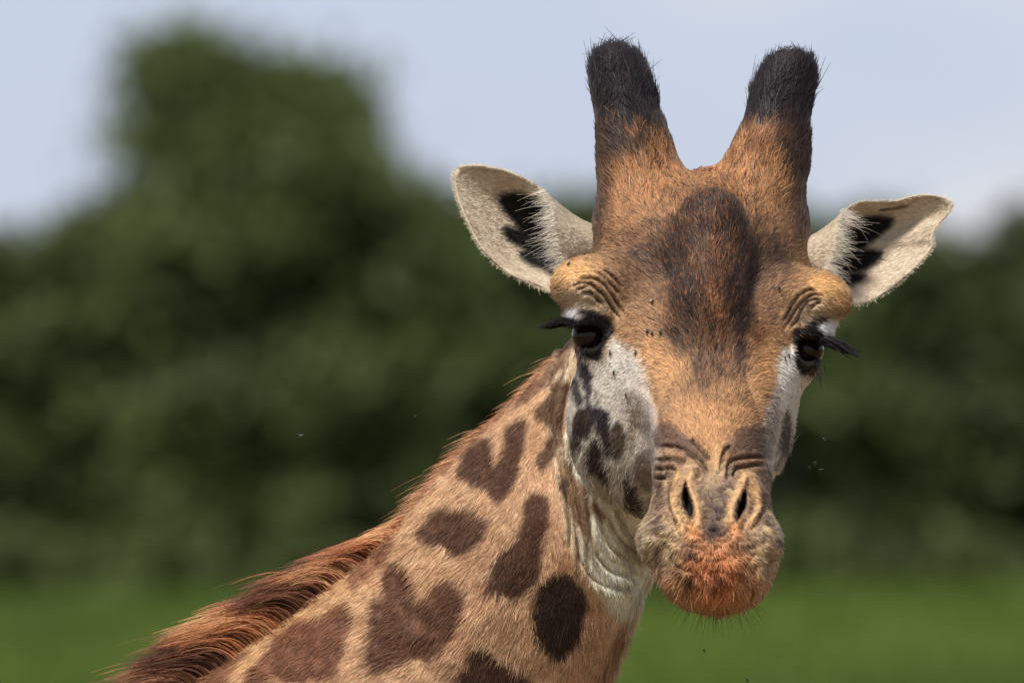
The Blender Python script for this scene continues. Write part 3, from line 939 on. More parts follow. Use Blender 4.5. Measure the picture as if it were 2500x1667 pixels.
# ------------------------------------------------------------------ ears
def build_ear(rim, ang, base_c, base_r, deep, out_x):
    rim = np.array(rim, float)[:, [0, 2, 1]]
    ang = np.array(ang, float)
    n = 5
    rim_s = smooth_line(rim, n, True)
    m = len(rim_s)
    t = np.arange(m) / n
    a_s = np.interp(t, np.arange(len(ang) + 1), np.append(ang, ang[0] + 360))
    base = np.stack([np.full(m, base_c[0]), base_c[1] - base_r[1] * np.cos(np.radians(a_s)), base_c[2] - base_r[0] * np.sin(np.radians(a_s))], 1)
    back = (1 - np.cos(np.radians(a_s))) / 2                    # 0 at the front rim, 1 at the tip side
    rings, kind = [], []
    deep = np.array(deep, float)
    ns = 22
    for j in range(ns, 0, -1):                                   # inside of the cup, deepest first
        s = j / ns * 0.97
        p = rim_s + (deep - rim_s) * s
        p[:, 1] = rim_s[:, 1] + (deep[1] - rim_s[:, 1]) * (1 - (1 - s) ** 2.0) + 7 * np.exp(-(s / 0.06) ** 2)
        rings.append(p); kind.append(0)
    rings.append(rim_s + np.array([0, -3.0, 0])); kind.append(1)
    for j in range(1, ns + 1):                                   # outside, rim to the head
        s = j / ns
        p1 = rim_s + np.stack([out_x * (6 + 10 * back), 16 + 70 * back - 34 * (1 - back) * 0.8, np.zeros(m)], 1)
        p2 = base - np.stack([np.full(m, out_x) * (30 + 110 * back), -40 * back, np.zeros(m)], 1)
        p = (1 - s) ** 3 * rim_s + 3 * s * (1 - s) ** 2 * p1 + 3 * s * s * (1 - s) * p2 + s ** 3 * base
        p[:, 1] += 9 * min(1, s * 6)
        rings.append(p); kind.append(2)
    Vv = np.vstack(rings)
    kd = np.repeat(kind, m)
    nr = len(rings)
    i, j = np.meshgrid(np.arange(nr - 1), np.arange(m), indexing='ij')
    f = np.stack([i * m + j, i * m + (j + 1) % m, (i + 1) * m + (j + 1) % m, (i + 1) * m + j], -1).reshape(-1, 4)
    return Vv, f, kd

RIM_EAR_L = [(1374, 655, 66), (1363, 620, 60), (1352, 580, 56), (1347, 540, 60), (1341, 502, 76), (1322, 464, 98), (1270, 431, 118), (1215, 412, 130), (1165, 404, 138), (1124, 408, 142),
             (1107, 428, 142), (1110, 460, 140), (1121, 500, 138), (1143, 550, 136), (1165, 592, 136), (1195, 630, 136), (1240, 666, 134), (1300, 697, 128), (1350, 713, 118), (1396, 700, 95)]
ANG_L = [-40, -20, 0, 20, 42, 66, 92, 112, 128, 150, 175, 185, 193, 203, 214, 226, 242, 262, 280, 302]
RIM_EAR_R = [(2018, 668, 104), (2026, 648, 96), (2041, 608, 90), (2050, 568, 92), (2057, 535, 102), (2068, 512, 116), (2100, 494, 132), (2145, 493, 146), (2193, 490, 158), (2225, 480, 166), (2256, 476, 172), (2296, 481, 176),
             (2319, 494, 178), (2322, 512, 178), (2300, 538, 176), (2286, 555, 174), (2277, 582, 172), (2278, 602, 172), (2256, 630, 170), (2231, 656, 168), (2199, 686, 166), (2161, 715, 164), (2130, 732, 160), (2095, 744, 150), (2040, 730, 130), (2016, 700, 116)]
ANG_R = [-40, -25, 0, 20, 40, 62, 84, 100, 116, 130, 145, 160, 172, 182, 192, 198, 206, 212, 220, 228, 238, 250, 262, 276, 296, 308]
EARS = []
z6e = lambda pts: [(1080 + x * .2551, 380 + y * .2551) for x, y in pts]
z7e = lambda pts: [(1930 + x * .2104, 450 + y * .2104) for x, y in pts]
for side, rim, ang, bc, dp in ((-1, RIM_EAR_L, ANG_L, (1478, 190, 606), (1322, 205, 596)), (1, RIM_EAR_R, ANG_R, (1932, 220, 640), (2075, 236, 610))):
    ev, ef, kd = build_ear(rim, ang, bc, (54, 58), dp, -side)
    en = np.cross(ev[ef[:, 2]] - ev[ef[:, 0]], ev[ef[:, 3]] - ev[ef[:, 1]])
    inner_f = kd[ef].max(1) == 0
    flip_sign = np.sign(en[inner_f][:, 1].sum())                 # inside faces must look to the camera (-y)
    # design space is left handed, so wind the faces the other way round for the mapped mesh
    if flip_sign < 0:
        ef = ef[:, ::-1]
    ev = relax(ev, ef, 1, 0.3)
    eN = vertex_normals(ev, ef)
    if eN[kd == 0][:, 1].mean() > 0:
        eN = -eN
    k = Coat(ev, np.ones(len(ev)), 4)
    k.fill((216, 200, 176))
    k.mottle((186, 164, 138), 40, 11, 0.0, 0.6, (kd == 0) * 0.7)
    k.mottle((122, 102, 86), 9, 13, 0.42, 0.7, (kd == 0) * 0.6)
    k.fill((214, 198, 174), (kd == 2) * 0.9)
    inn = (kd < 2).astype(float)
    k.mask = inn
    zz = z6e if side < 0 else z7e
    if side < 0:
        shapes = [[(560, 390), (700, 370), (850, 405), (960, 440), (1040, 560), (1030, 700), (900, 720), (760, 690), (680, 600), (600, 490)],
                  [(620, 700), (740, 720), (1000, 680), (1080, 850), (1000, 930), (850, 900), (740, 850), (640, 780)],
                  [(760, 940), (900, 920), (1090, 900), (1160, 1020), (1100, 1120), (960, 1075), (850, 1020)],
                  [(880, 480), (1060, 520), (1200, 1040), (1060, 1090), (900, 800)]]
        edge = [(380, 900), (430, 960), (520, 1050), (640, 1150), (800, 1210), (950, 1270), (1030, 1300)]
    else:
        shapes = [[(640, 430), (800, 405), (1050, 385), (1170, 420), (1100, 520), (960, 620), (830, 720), (760, 720), (700, 600)],
                  [(760, 780), (1020, 790), (1030, 850), (900, 960), (700, 1010), (540, 1010), (620, 900)],
                  [(600, 1080), (830, 1060), (830, 1100), (740, 1150), (650, 1150), (540, 1060)],
                  [(600, 420), (760, 460), (720, 760), (640, 980), (560, 1100), (440, 1040), (560, 760)]]
        edge = [(700, 1385), (830, 1385), (1000, 1320), (1150, 1220), (1270, 1130), (1360, 1030)]
    for shp in shapes:
        k.poly(zz(shp), (16, 12, 11), 1.0, 9, grow=7)  # dark patches inside the cup
    k.line(zz(edge), 4, (70, 54, 44), 0.85)
    if side > 0:
        k.line(zz([(1020, 295), (1060, 305), (1200, 285), (1320, 268), (1356, 246)]), 3.2, (44, 34, 30), 1.0)
    EARS.append((ev, ef, eN, np.clip(k.C, 0.004, 0.85), kd, side))

# ------------------------------------------------------------------ assemble the giraffe
ground_z = 0.0
giraffe = bpy.data.objects.new('giraffe', None)
col.objects.link(giraffe)
giraffe['label'] = 'giraffe with black-tipped horns and brown-spotted neck facing the viewer'
giraffe['category'] = 'giraffe'

BV, BF = surface_nets(body_sdf, (-4400, -700, 1880), (1700, 2000, 10760), 85.0)
keep_b = BV
BV = project(body_sdf, BV, 1, 60)
BV = relax(BV, BF, 1, 0.4)
BF = orient(body_sdf, BV, BF, 20.0)
BN = vertex_normals(BV, BF)
BV = BV - BN * 6.0
kb = Coat(BV, np.ones(len(BV)), 1)
kb.fill((206, 160, 118))
kb.mottle((92, 58, 42), 420, 77, 0.0, 0.08, 1.0)
allV = np.vstack([V, BV])
allF = np.vstack([F, BF + len(V)])
me = mesh_from('body', to_world(allV), allF, MAT_SKIN)
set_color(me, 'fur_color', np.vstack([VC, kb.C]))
# seat the hooves on the grass
foot = to_world(BV)[:, 2].min()
body = link('body', me, giraffe)

for ev, ef, eN, eC, kd, side in EARS:
    me = mesh_from('ear', to_world(ev), ef, MAT_SKIN)
    set_color(me, 'fur_color', eC)
    link('ear', me, giraffe, 'pale ear with dark patches inside' + (' and a dark slit in its upper edge' if side > 0 else ''))

# eyes: dark glossy globes
def eye_material():
    m, n, l, b = new_mat('eye')
    tc = n.new('ShaderNodeTexCoord')
    mp = n.new('ShaderNodeMapping')
    gr = n.new('ShaderNodeTexNoise'); gr.inputs['Scale'].default_value = 40
    rp = n.new('ShaderNodeValToRGB')
    rp.color_ramp.elements[0].color = (0.004, 0.003, 0.003, 1); rp.color_ramp.elements[1].color = (0.02, 0.010, 0.006, 1)
    l.new(tc.outputs['Object'], mp.inputs['Vector']); l.new(mp.outputs['Vector'], gr.inputs['Vector'])
    l.new(gr.outputs['Fac'], rp.inputs['Fac']); l.new(rp.outputs['Color'], b.inputs['Base Color'])
    b.inputs['Roughness'].default_value = 0.06
    b.inputs['IOR'].default_value = 1.33
    return m
MAT_EYE = eye_material()
for c, r in EYES:
    nu, nv = 40, 24
    th = np.linspace(0, np.pi, nv + 1)
    ph = np.linspace(0, 2 * np.pi, nu, endpoint=False)
    T, Ph = np.meshgrid(th, ph, indexing='ij')
    S = np.stack([np.sin(T) * np.cos(Ph), np.sin(T) * np.sin(Ph), np.cos(T)], -1).reshape(-1, 3)
    # cornea: slight bulge facing forward and outward
    ax = unit(np.array([-0.6 if c[0] < 1700 else 0.6, -0.8, 0.1]))
    S = S * (1 + 0.06 * np.exp(-((1 - S @ ax) / 0.18) ** 2))[:, None]
    i, j = np.meshgrid(np.arange(nv), np.arange(nu), indexing='ij')
    f = np.stack([i * nu + j, (i + 1) * nu + j, (i + 1) * nu + (j + 1) % nu, i * nu + (j + 1) % nu], -1).reshape(-1, 4)
    link('eye', mesh_from('eye', to_world(np.array(c, float) + S * r * np.array([1, 1, 1.0])), f, MAT_EYE), giraffe)

# ------------------------------------------------------------------ fur on head and neck
FLOW = [(1725, 430, 0, -1), (1600, 440, -.25, -1), (1850, 440, .3, -1), (1510, 200, -.12, -1), (1920, 220, .12, -1), (1480, 420, -.5, -.9), (1960, 420, .5, -.9),
        (1740, 520, 0, -1), (1640, 560, -.5, -.8), (1840, 560, .5, -.8), (1550, 640, -.8, -.5), (1900, 650, .8, -.5), (1480, 600, -.8, -.4), (1950, 610, .8, -.4),
        (1740, 660, 0, -1), (1740, 780, 0, -1), (1400, 660, -1, .1), (2030, 695, 1, .15), (1390, 730, -.8, .6), (2030, 760, .8, .6), (1460, 740, -.8, .3), (1950, 770, .8, .3),
        (1600, 740, -.7, -.6), (1860, 760, .7, -.6), (1640, 860, -.5, -.8), (1830, 870, .5, -.8), (1560, 850, -.8, -.1), (1900, 880, .8, 0),
        (1745, 900, 0, -1), (1740, 1010, 0, -1), (1680, 1010, -.35, -.9), (1800, 1010, .35, -.9), (1745, 1100, 0, -1), (1650, 1080, -.7, -.5), (1830, 1080, .7, -.5),
        (1560, 930, -.7, .5), (1480, 900, -.75, .6), (1500, 1020, -.55, .8), (1430, 1060, -.6, .8), (1560, 1080, -.5, .9), (1420, 1140, -.5, .85), (1520, 1170, -.4, .9), (1570, 1240, -.2, 1),
        (1920, 950, .7, .7), (1900, 1040, .6, .8), (1890, 1140, .6, .8),
        (1740, 1220, 0, .6), (1620, 1200, -.8, .3), (1860, 1200, .8, .3), (1590, 1300, -.9, .4), (1890, 1310, .9, .4), (1745, 1340, 0, 1), (1680, 1340, -.4, .9), (1800, 1340, .4, .9),
        (1745, 1430, 0, 1), (1640, 1420, -.6, .8), (1850, 1420, .65, .75), (1745, 1490, 0, 1), (1690, 1470, -.25, 1), (1800, 1470, .25, 1)]
FLOWN = [(1380, 900, -.3, 1), (1300, 950, -.6, .8), (1200, 1080, -.7, .7), (1100, 1200, -.75, .65), (1000, 1330, -.8, .6), (1370, 1100, -.15, 1), (1250, 1200, -.55, .85), (1150, 1350, -.65, .75),
         (1450, 1250, .05, 1), (1400, 1400, -.15, 1), (1300, 1450, -.4, .9), (1200, 1550, -.5, .85), (1000, 1500, -.7, .7), (850, 1450, -.8, .6), (700, 1580, -.8, .6), (850, 1650, -.75, .65),
         (1560, 1340, .2, 1), (1560, 1430, .35, 1), (1510, 1520, .3, 1), (1450, 1620, .1, 1), (1350, 1640, -.2, 1), (500, 1700, -.8, .6), (1350, 1850, -.1, 1), (700, 1850, -.7, .7)]
LENH = [(1510, 180, 36), (1920, 200, 36), (1540, 330, 36), (1890, 330, 36), (1725, 450, 22), (1740, 500, 30), (1740, 620, 26), (1600, 600, 22), (1860, 620, 22), (1740, 800, 22), (1600, 800, 18), (1860, 830, 18),
        (1400, 660, 20), (2030, 700, 20), (1390, 745, 30), (2020, 790, 30), (1450, 790, 12), (1960, 830, 12), (1740, 960, 20), (1740, 1070, 18), (1640, 1110, 12), (1830, 1110, 12), (1500, 920, 12), (1500, 1030, 12), (1440, 1040, 14), (1540, 1100, 13), (1410, 1120, 44),
        (1500, 1200, 44), (1570, 1240, 36), (1910, 980, 24), (1900, 1110, 40), (1740, 1220, 9), (1610, 1220, 12), (1870, 1230, 12), (1580, 1310, 16), (1900, 1320, 16), (1745, 1380, 20), (1745, 1470, 36), (1650, 1440, 34), (1840, 1440, 34), (1600, 1380, 22), (1900, 1380, 22)]
faces_cam = sstep(-0.55, -0.25, -NV[:, 1])
in_frame = (V[:, 2] < 1760) & (V[:, 0] > 350)
bare = np.ones(len(V))
for H in (HOLE_L, HOLE_R, OPEN_L, OPEN_R):
    near = np.where((np.abs(Q0 - np.mean(H, 0)) < 110).all(1))[0]
    bare[near] *= sstep(-2, 6, poly_sd(Q0[near], np.asarray(H, float))) * np.ones(len(near))
for L in (RIM_LO, RIM_RO, RIM_LI, RIM_RI):
    bare *= 1 - 0.92 * line_mask(Q0, L, 12) * is_head
baldL = np.exp(-(((Q0 - (1510, 128)) / (26, 18)) ** 2).sum(1)) + np.exp(-(((Q0 - (1936, 150)) / (30, 20)) ** 2).sum(1))
bare *= np.clip(1 - 1.2 * baldL, 0, 1)

parts = []
# head
n_head = 140000
wt = is_head * faces_cam * bare
P, N, C = sample(V, F, NV, VC, n_head, wt.astype(float))
Q = P[:, [0, 2]]
fl = rbf(Q, FLOW, 55)
L = rbf(Q, LENH, 48)[:, 0]
D = unit(np.stack([fl[:, 0], np.full(len(P), 0.12), fl[:, 1]], 1))
D = D + 0.35 * np.stack([vnoise(P, 26, 31), vnoise(P, 26, 32), vnoise(P, 26, 33)], 1)
lift = np.clip(rbf(Q, [(1510, 150, .2), (1920, 170, .2), (1725, 500, .3), (1740, 900, .30), (1500, 1000, .3), (1430, 1120, .42), (1745, 1300, .4), (1745, 1470, .62), (1650, 1440, .55), (1840, 1440, .55), (1640, 1130, .25), (1900, 1120, .42), (1400, 660, .32), (2030, 700, .32)], 60)[:, 0], .15, .6)
L = np.where(L < 26, L * 0.6, L * 0.8) * np.exp(rng.normal(0, 0.22, len(P)))
C = C * np.exp(rng.normal(0, 1, (len(P), 1)) * np.clip(0.32 - 0.3 * C.mean(1), 0.12, 0.3)[:, None]) * np.exp(rng.normal(0, 0.05, (len(P), 3)))
amp_ = np.clip(1.15 - C.mean(1) * 1.5, 0.3, 1.0)
C = C * (1 + amp_ * (0.30 * vnoise(P, 7, 301) + 0.26 * vnoise(P, 17, 302)))[:, None]
# salt of dark and of orange hairs over the forehead
blaze = np.exp(-(((Q - (1735, 700)) / (150, 230)) ** 2).sum(1)) + 0.6 * np.exp(-(((Q - (1725, 470)) / (200, 90)) ** 2).sum(1)) * (Q[:, 1] > 370)
r_ = rng.random(len(P))
C[(r_ < 0.10 * blaze)] = vary(np.tile(lin((158, 104, 68)), ((r_ < 0.10 * blaze).sum(), 1)), 0.2)
dk = (r_ > 1 - 0.24 * blaze)
C[dk] = vary(np.tile(lin((58, 44, 42)), (dk.sum(), 1)), 0.2)
fold = np.zeros(len(P))
for Ln in BROW_L + BROW_R + NOSE_C + LIPS + FACE_C:
    fold = np.maximum(fold, line_mask(Q, Ln, 13, False))
L = L * (1 - 0.6 * fold)
pts = grow(P, N, D, L, lift * 0.6, 0.25, 5, 0.2, 0.10)
rad = np.clip(0.6 + L * 0.018, 0.65, 1.25)
parts.append((pts, C, rad, N))
# neck
n_neck = 150000
wt = (~is_head) * faces_cam * in_frame
P, N, C = sample(V, F, NV, VC, n_neck, wt.astype(float))
Q = P[:, [0, 2]]
fl = rbf(Q, FLOWN, 90)
D = unit(np.stack([fl[:, 0], np.full(len(P), 0.05), fl[:, 1]], 1))
D = D + 0.30 * np.stack([vnoise(P, 34, 41), vnoise(P, 34, 42), vnoise(P, 34, 43)], 1)
L = rbf(Q, [(1380, 900, 8), (1355, 1000, 9), (1270, 1000, 32), (1370, 1150, 10), (1385, 1240, 10), (1450, 1280, 9), (1400, 1330, 11), (1500, 1340, 9), (1550, 1350, 10), (1150, 1300, 42), (900, 1500, 46), (1300, 1500, 46), (1550, 1400, 44), (1500, 1550, 52), (1400, 1650, 50), (700, 1600, 46)], 90)[:, 0]
edge_boost = sstep(0.5, 0.0, np.abs(N[:, 1])) * (Q[:, 0] > 1430) * (Q[:, 1] > 1385)
throat = np.maximum(np.exp(-(((Q - (1450, 1230)) / (120, 190)) ** 2).sum(1) ** 2), np.exp(-(((Q - (1375, 960)) / (50, 150)) ** 2).sum(1) ** 2))
L = L * np.exp(rng.normal(0, 0.22, len(P))) * (1 + 0.8 * edge_boost) * 0.75
lift = 0.17 - 0.10 * throat + 0.30 * edge_boost
C = vary(C, 0.19, 0.04) * (1 + 0.18 * vnoise(P, 8, 303) + 0.12 * vnoise(P, 40, 304))[:, None]
parts.append((grow(P, N, D, L, lift, 0.25, 5, 0.13, 0.10), C, np.clip(0.6 + L * 0.009, 0.6, 1.0), N))
for i, (pts, C, rad, N) in enumerate(parts):
    curves_object('fur', pts, C, rad, giraffe, nrm=N, label=('short mottled fur of the face' if i == 0 else 'tan fur with brown patches on the neck'))

# ears: down on both faces, long pale fringe on the front rim
for ev, ef, eN, eC, kd, side in EARS:
    vis = (eN[:, 1] < 0.35).astype(float)
    P, N, C = sample(ev, ef, eN, eC, 15000, vis * np.where(kd == 0, 1.0, 1.2))
    away = unit(np.stack([np.full(len(P), side * 1.0), np.full(len(P), -0.1), np.full(len(P), -0.25)], 1)) + 0.3 * np.stack([vnoise(P, 24, 51), vnoise(P, 24, 52), vnoise(P, 24, 53)], 1)
    L = 9 * np.exp(rng.normal(0, 0.25, len(P)))
    pts = grow(P, N, away, L, 0.16, 0.2, 4, 0.2, 0.1)
    fr = [(p, a) for p, a in zip(RIM_EAR_L if side < 0 else RIM_EAR_R, ANG_L if side < 0 else ANG_R)]
    rim = smooth_line([(p[0], p[2], p[1]) for p, a in fr if -41 <= a <= 70], 8)
    m = 650
    ti = rng.random(m) * (len(rim) - 1)
    i0 = np.clip(ti.astype(int), 0, len(rim) - 2)
    Pf = rim[i0] + (rim[i0 + 1] - rim[i0]) * (ti - i0)[:, None] + rng.normal(0, 4, (m, 3)) + np.array([-side * 7.0, -4, 0])
    Df = unit(np.stack([np.full(m, side * 1.0), np.full(m, 0.25), 0.35 * np.ones(m) + 0.4 * vnoise(Pf, 14, 55)], 1) + rng.normal(0, 0.22, (m, 3)))
    Lf = 24 * np.exp(rng.normal(0, 0.45, m))
    ptf = grow(Pf, np.tile(np.array([0, -1.0, 0]), (m, 1)), Df, Lf, 0.25, 0.35, 4, 0.12, 0.2)
    # fine fuzz along the whole outer edge
    rim2 = smooth_line([(p[0], p[2], p[1]) for p, a in fr if a > 60], 8)
    m2 = 700
    ti = rng.random(m2) * (len(rim2) - 1)
    i0 = np.clip(ti.astype(int), 0, len(rim2) - 2)
    Pe = rim2[i0] + (rim2[i0 + 1] - rim2[i0]) * (ti - i0)[:, None] + rng.normal(0, 2, (m2, 3))
    De = unit((Pe - ev.mean(0)) * np.array([1, 0, 1.0])) + rng.normal(0, 0.35, (m2, 3))
    pte = grow(Pe, np.tile(np.array([0, -1.0, 0]), (m2, 1)), De, 5.0 * np.exp(rng.normal(0, 0.4, m2)), 0.1, 0.1, 4, 0.1, 0.1)
    cc = np.vstack([vary(C, 0.10, 0.03), vary(np.tile(lin((226, 214, 196)), (m, 1)), 0.15), vary(np.tile(lin((222, 206, 178)), (m2, 1)), 0.15)])
    curves_object('ear_hair', np.vstack([pts, ptf, pte]), cc, np.concatenate([np.full(len(P), 0.45), np.full(m, 0.34), np.full(m2, 0.35)]), giraffe, nrm=np.vstack([N, np.tile(np.array([side * 0.3, -0.8, -0.5]), (m, 1)), np.tile(np.array([0, -0.8, -0.6]), (m2, 1))]))

# horn tufts
for side, L_, tipc in ((-1, HORN_L, (1503, 100)), (1, HORN_R, (1926, 120))):
    sel = is_head & (Q0[:, 1] < 330) & ((Q0[:, 0] < 1690) if side < 0 else (Q0[:, 0] > 1760)) & (Q0[:, 1] < 300 + (40 if side > 0 else 0))
    wt = sel * np.clip(1 - 1.1 * baldL, 0, 1) * (NV[:, 1] < 0.9) * sstep(330, 230, Q0[:, 1] + 22 * vnoise(V, 16, 401))
    P, N, C = sample(V, F, NV, VC, 6500, wt.astype(float))
    up = np.stack([np.full(len(P), -0.10 if side < 0 else 0.16), np.full(len(P), 0.1), np.full(len(P), -1.0)], 1) + 0.55 * np.stack([vnoise(P, 40, 61), vnoise(P, 40, 62), vnoise(P, 40, 63) * 0.3], 1)
    near_tip = sstep(180, 40, P[:, 2] - tipc[1])
    L = (46 - 18 * near_tip) * np.exp(rng.normal(0, 0.28, len(P)))
    lift = 0.16 + 0.22 * near_tip * (rng.random(len(P))) ** 2
    cc = vary(np.tile(lin((50, 43, 47)), (len(P), 1)), 0.25)
    curves_object('horn_tuft', grow(P, N, up, L, lift, 0.3, 6, 0.16, 0.22), cc, np.full(len(P), 1.15), giraffe, nrm=N, label='coarse black hair on the horn')

# mane: long hair falling back along the crest, short bristles nearer the head
crest = smooth_line([(1395, 832), (1330, 890), (1230, 1000), (1150, 1075), (1071, 1158), (985, 1255), (900, 1342), (816, 1408), (689, 1507), (561, 1596), (463, 1667), (200, 1860), (0, 2010)], 8)
seg = np.r_[0, np.cumsum(np.hypot(*np.diff(crest, axis=0).T))]
def crest_at(s):
    return np.stack([np.interp(s, seg, crest[:, 0]), np.interp(s, seg, crest[:, 1])], 1)
m = 21000
s0 = seg[40]
s_ = s0 + (seg[-1] - s0) * rng.random(m) ** 0.9
c2 = crest_at(s_)
along = c2[:, 1] - 0.8 * c2[:, 0]
yc = np.interp(along, [-700, 0, 400, 1400, 4000], [240, 290, 330, 440, 650])
off = rng.normal(0, 20, m)
P = np.stack([c2[:, 0] + 6 + np.abs(off) * 0.10, yc + off - 14, c2[:, 1] + 8 + np.abs(off) * 0.14], 1)
tv = unit(crest_at(s_ + 20) - crest_at(s_ - 20))
nv = np.stack([tv[:, 1], -tv[:, 0]], 1)
nv = np.where((nv[:, 1] > 0)[:, None], -nv, nv)          # up and away from the neck
hgt = np.interp(s_ - s0, [0, 50, 130, 280, 520, 800, 1400], [18, 38, 74, 106, 116, 106, 100])
lock = fbm(np.stack([s_, off * 0.6, np.zeros(m)], 1), 70, 71)
lock2 = vnoise(np.stack([s_, off, np.zeros(m)], 1), 22, 73)
hgt = hgt * (1 + 0.07 * lock2) * np.exp(rng.normal(0, 0.16, m))
npt = 8
pts = np.empty((m, npt, 3))
j1 = rng.normal(0, 0.09, m) + 0.09 * lock2
for j in range(npt):
    s = j / (npt - 1)
    rise = hgt * (1.22 * s - 0.42 * s * s + j1 * s * 0.8)
    run = hgt * (0.05 * s + 0.80 * s * s + 1.3 * j1 * s)
    pts[:, j, 0] = P[:, 0] + nv[:, 0] * rise + tv[:, 0] * run
    pts[:, j, 2] = P[:, 2] + nv[:, 1] * rise + tv[:, 1] * run
    pts[:, j, 1] = P[:, 1] + (off * 0.25 + 10 * lock2) * s + rng.normal(0, 3, m) * s
mc = np.where((lock > 0.12)[:, None], lin((118, 76, 54)), np.where((lock < -0.08)[:, None], lin((214, 158, 112)), lin((184, 120, 78))))
darkend = sstep(470, 720, s_ - s0 - 1.2 * np.abs(off))[:, None]
mc = mc * (1 - 0.72 * darkend) + lin((58, 36, 30)) * 0.72 * darkend
curves_object('mane', pts, vary(mc, 0.25, 0.06), np.full(m, 1.0), giraffe, label='long reddish-brown mane along the neck')
m = 2200
s_ = seg[2] + (s0 + 40 - seg[2]) * rng.random(m)
c2 = crest_at(s_)
along = c2[:, 1] - 0.8 * c2[:, 0]
yc = np.interp(along, [-700, 0, 400, 1400, 4000], [240, 290, 330, 440, 650])
off = rng.normal(0, 26, m)
P = np.stack([c2[:, 0] + 5, yc + off, c2[:, 1] + 5], 1)
tv = unit(crest_at(s_ + 20) - crest_at(s_ - 20))
nv = np.stack([tv[:, 1], -tv[:, 0]], 1)
nv = np.where((nv[:, 1] > 0)[:, None], -nv, nv)
hh = (13 + 7 * (s_ > seg[20])) * np.exp(rng.normal(0, 0.5, m))
pts = np.empty((m, 4, 3))
for j in range(4):
    s = j / 3
    q = nv * (hh * (0.8 * s - 0.2 * s * s))[:, None] + tv * (hh * (0.6 * s + 0.5 * s * s))[:, None]
    pts[:, j] = P + np.stack([q[:, 0], rng.normal(0, 2, m) * s, q[:, 1]], 1)
rc = np.where((rng.random(m) < 0.4)[:, None], lin((150, 92, 60)), lin((196, 148, 106)))
curves_object('mane', pts, vary(rc, 0.25), np.full(m, 0.6), giraffe, label='short bristly crest behind the head')

# lashes and whiskers
def strands(roots, dirs, lens, sag, rad, c, name, label=None, n=6):
    m = len(roots)
    pts = np.empty((m, n, 3))
    for j in range(n):
        s = j / (n - 1)
        pts[:, j] = roots + dirs * (lens * s)[:, None] + np.outer(lens * s * s, sag)
    curves_object(name, pts, vary(np.tile(lin(c), (m, 1)), 0.1), np.full(m, rad), giraffe, label=label, tip=0.3)
for lid, dx, dz, ln, sag in (([(1396, 0, 786), (1420, -28, 780), (1446, -42, 778), (1468, -40, 786)], -0.96, 0.06, 58, (-.1, 0, 0.12)), ([(2010, 20, 822), (1995, -8, 820), (1975, -12, 818)], 0.9, 0.36, 62, (.1, 0, .12))):
    lid = smooth_line(lid, 8)
    m = 700
    i0 = rng.integers(0, len(lid) - 1, m)
    t = rng.random((m, 1))
    roots = lid[i0] * (1 - t) + lid[i0 + 1] * t + rng.normal(0, 3.0, (m, 3))
    d = unit(np.stack([np.full(m, dx), np.full(m, -0.25), np.full(m, dz)], 1) + rng.normal(0, 0.06, (m, 3)))
    strands(roots, d, ln * np.exp(rng.normal(0, 0.2, m)) * np.where(i0 < 10, 1.0, 0.75), np.array(sag), 1.5, (20, 16, 17), 'eyelashes')
for cx, cz, w_, y_, sx in ((1444, 852, 20, -26, -.3), (1974, 890, 16, 6, .35)):
    m = 70
    roots = np.stack([cx + rng.normal(0, w_, m), np.full(m, y_) + rng.normal(0, 4, m), cz + rng.normal(6, 6, m)], 1)
    d = unit(np.stack([np.full(m, sx), np.full(m, -0.35), np.full(m, 0.9)], 1) + rng.normal(0, 0.2, (m, 3)))
    strands(roots, d, 26 * np.exp(rng.normal(0, 0.3, m)), np.array([0, 0, .15]), 0.8, (40, 32, 30), 'eyelashes')
m = 60
a = rng.normal(0, 0.55, m)
roots = np.stack([1748 + 105 * np.sin(a), -395 + 20 * rng.random(m), 1452 + 36 * np.cos(a) + rng.normal(0, 6, m)], 1)
d = unit(np.stack([np.sin(a) * 0.8, np.full(m, -0.25), np.cos(a)], 1) + rng.normal(0, 0.12, (m, 3)))
strands(roots, d, 52 * np.exp(rng.normal(0, 0.3, m)), np.array([0, 0, .1]), 0.38, (50, 40, 36), 'whiskers', 'dark bristles on the chin')

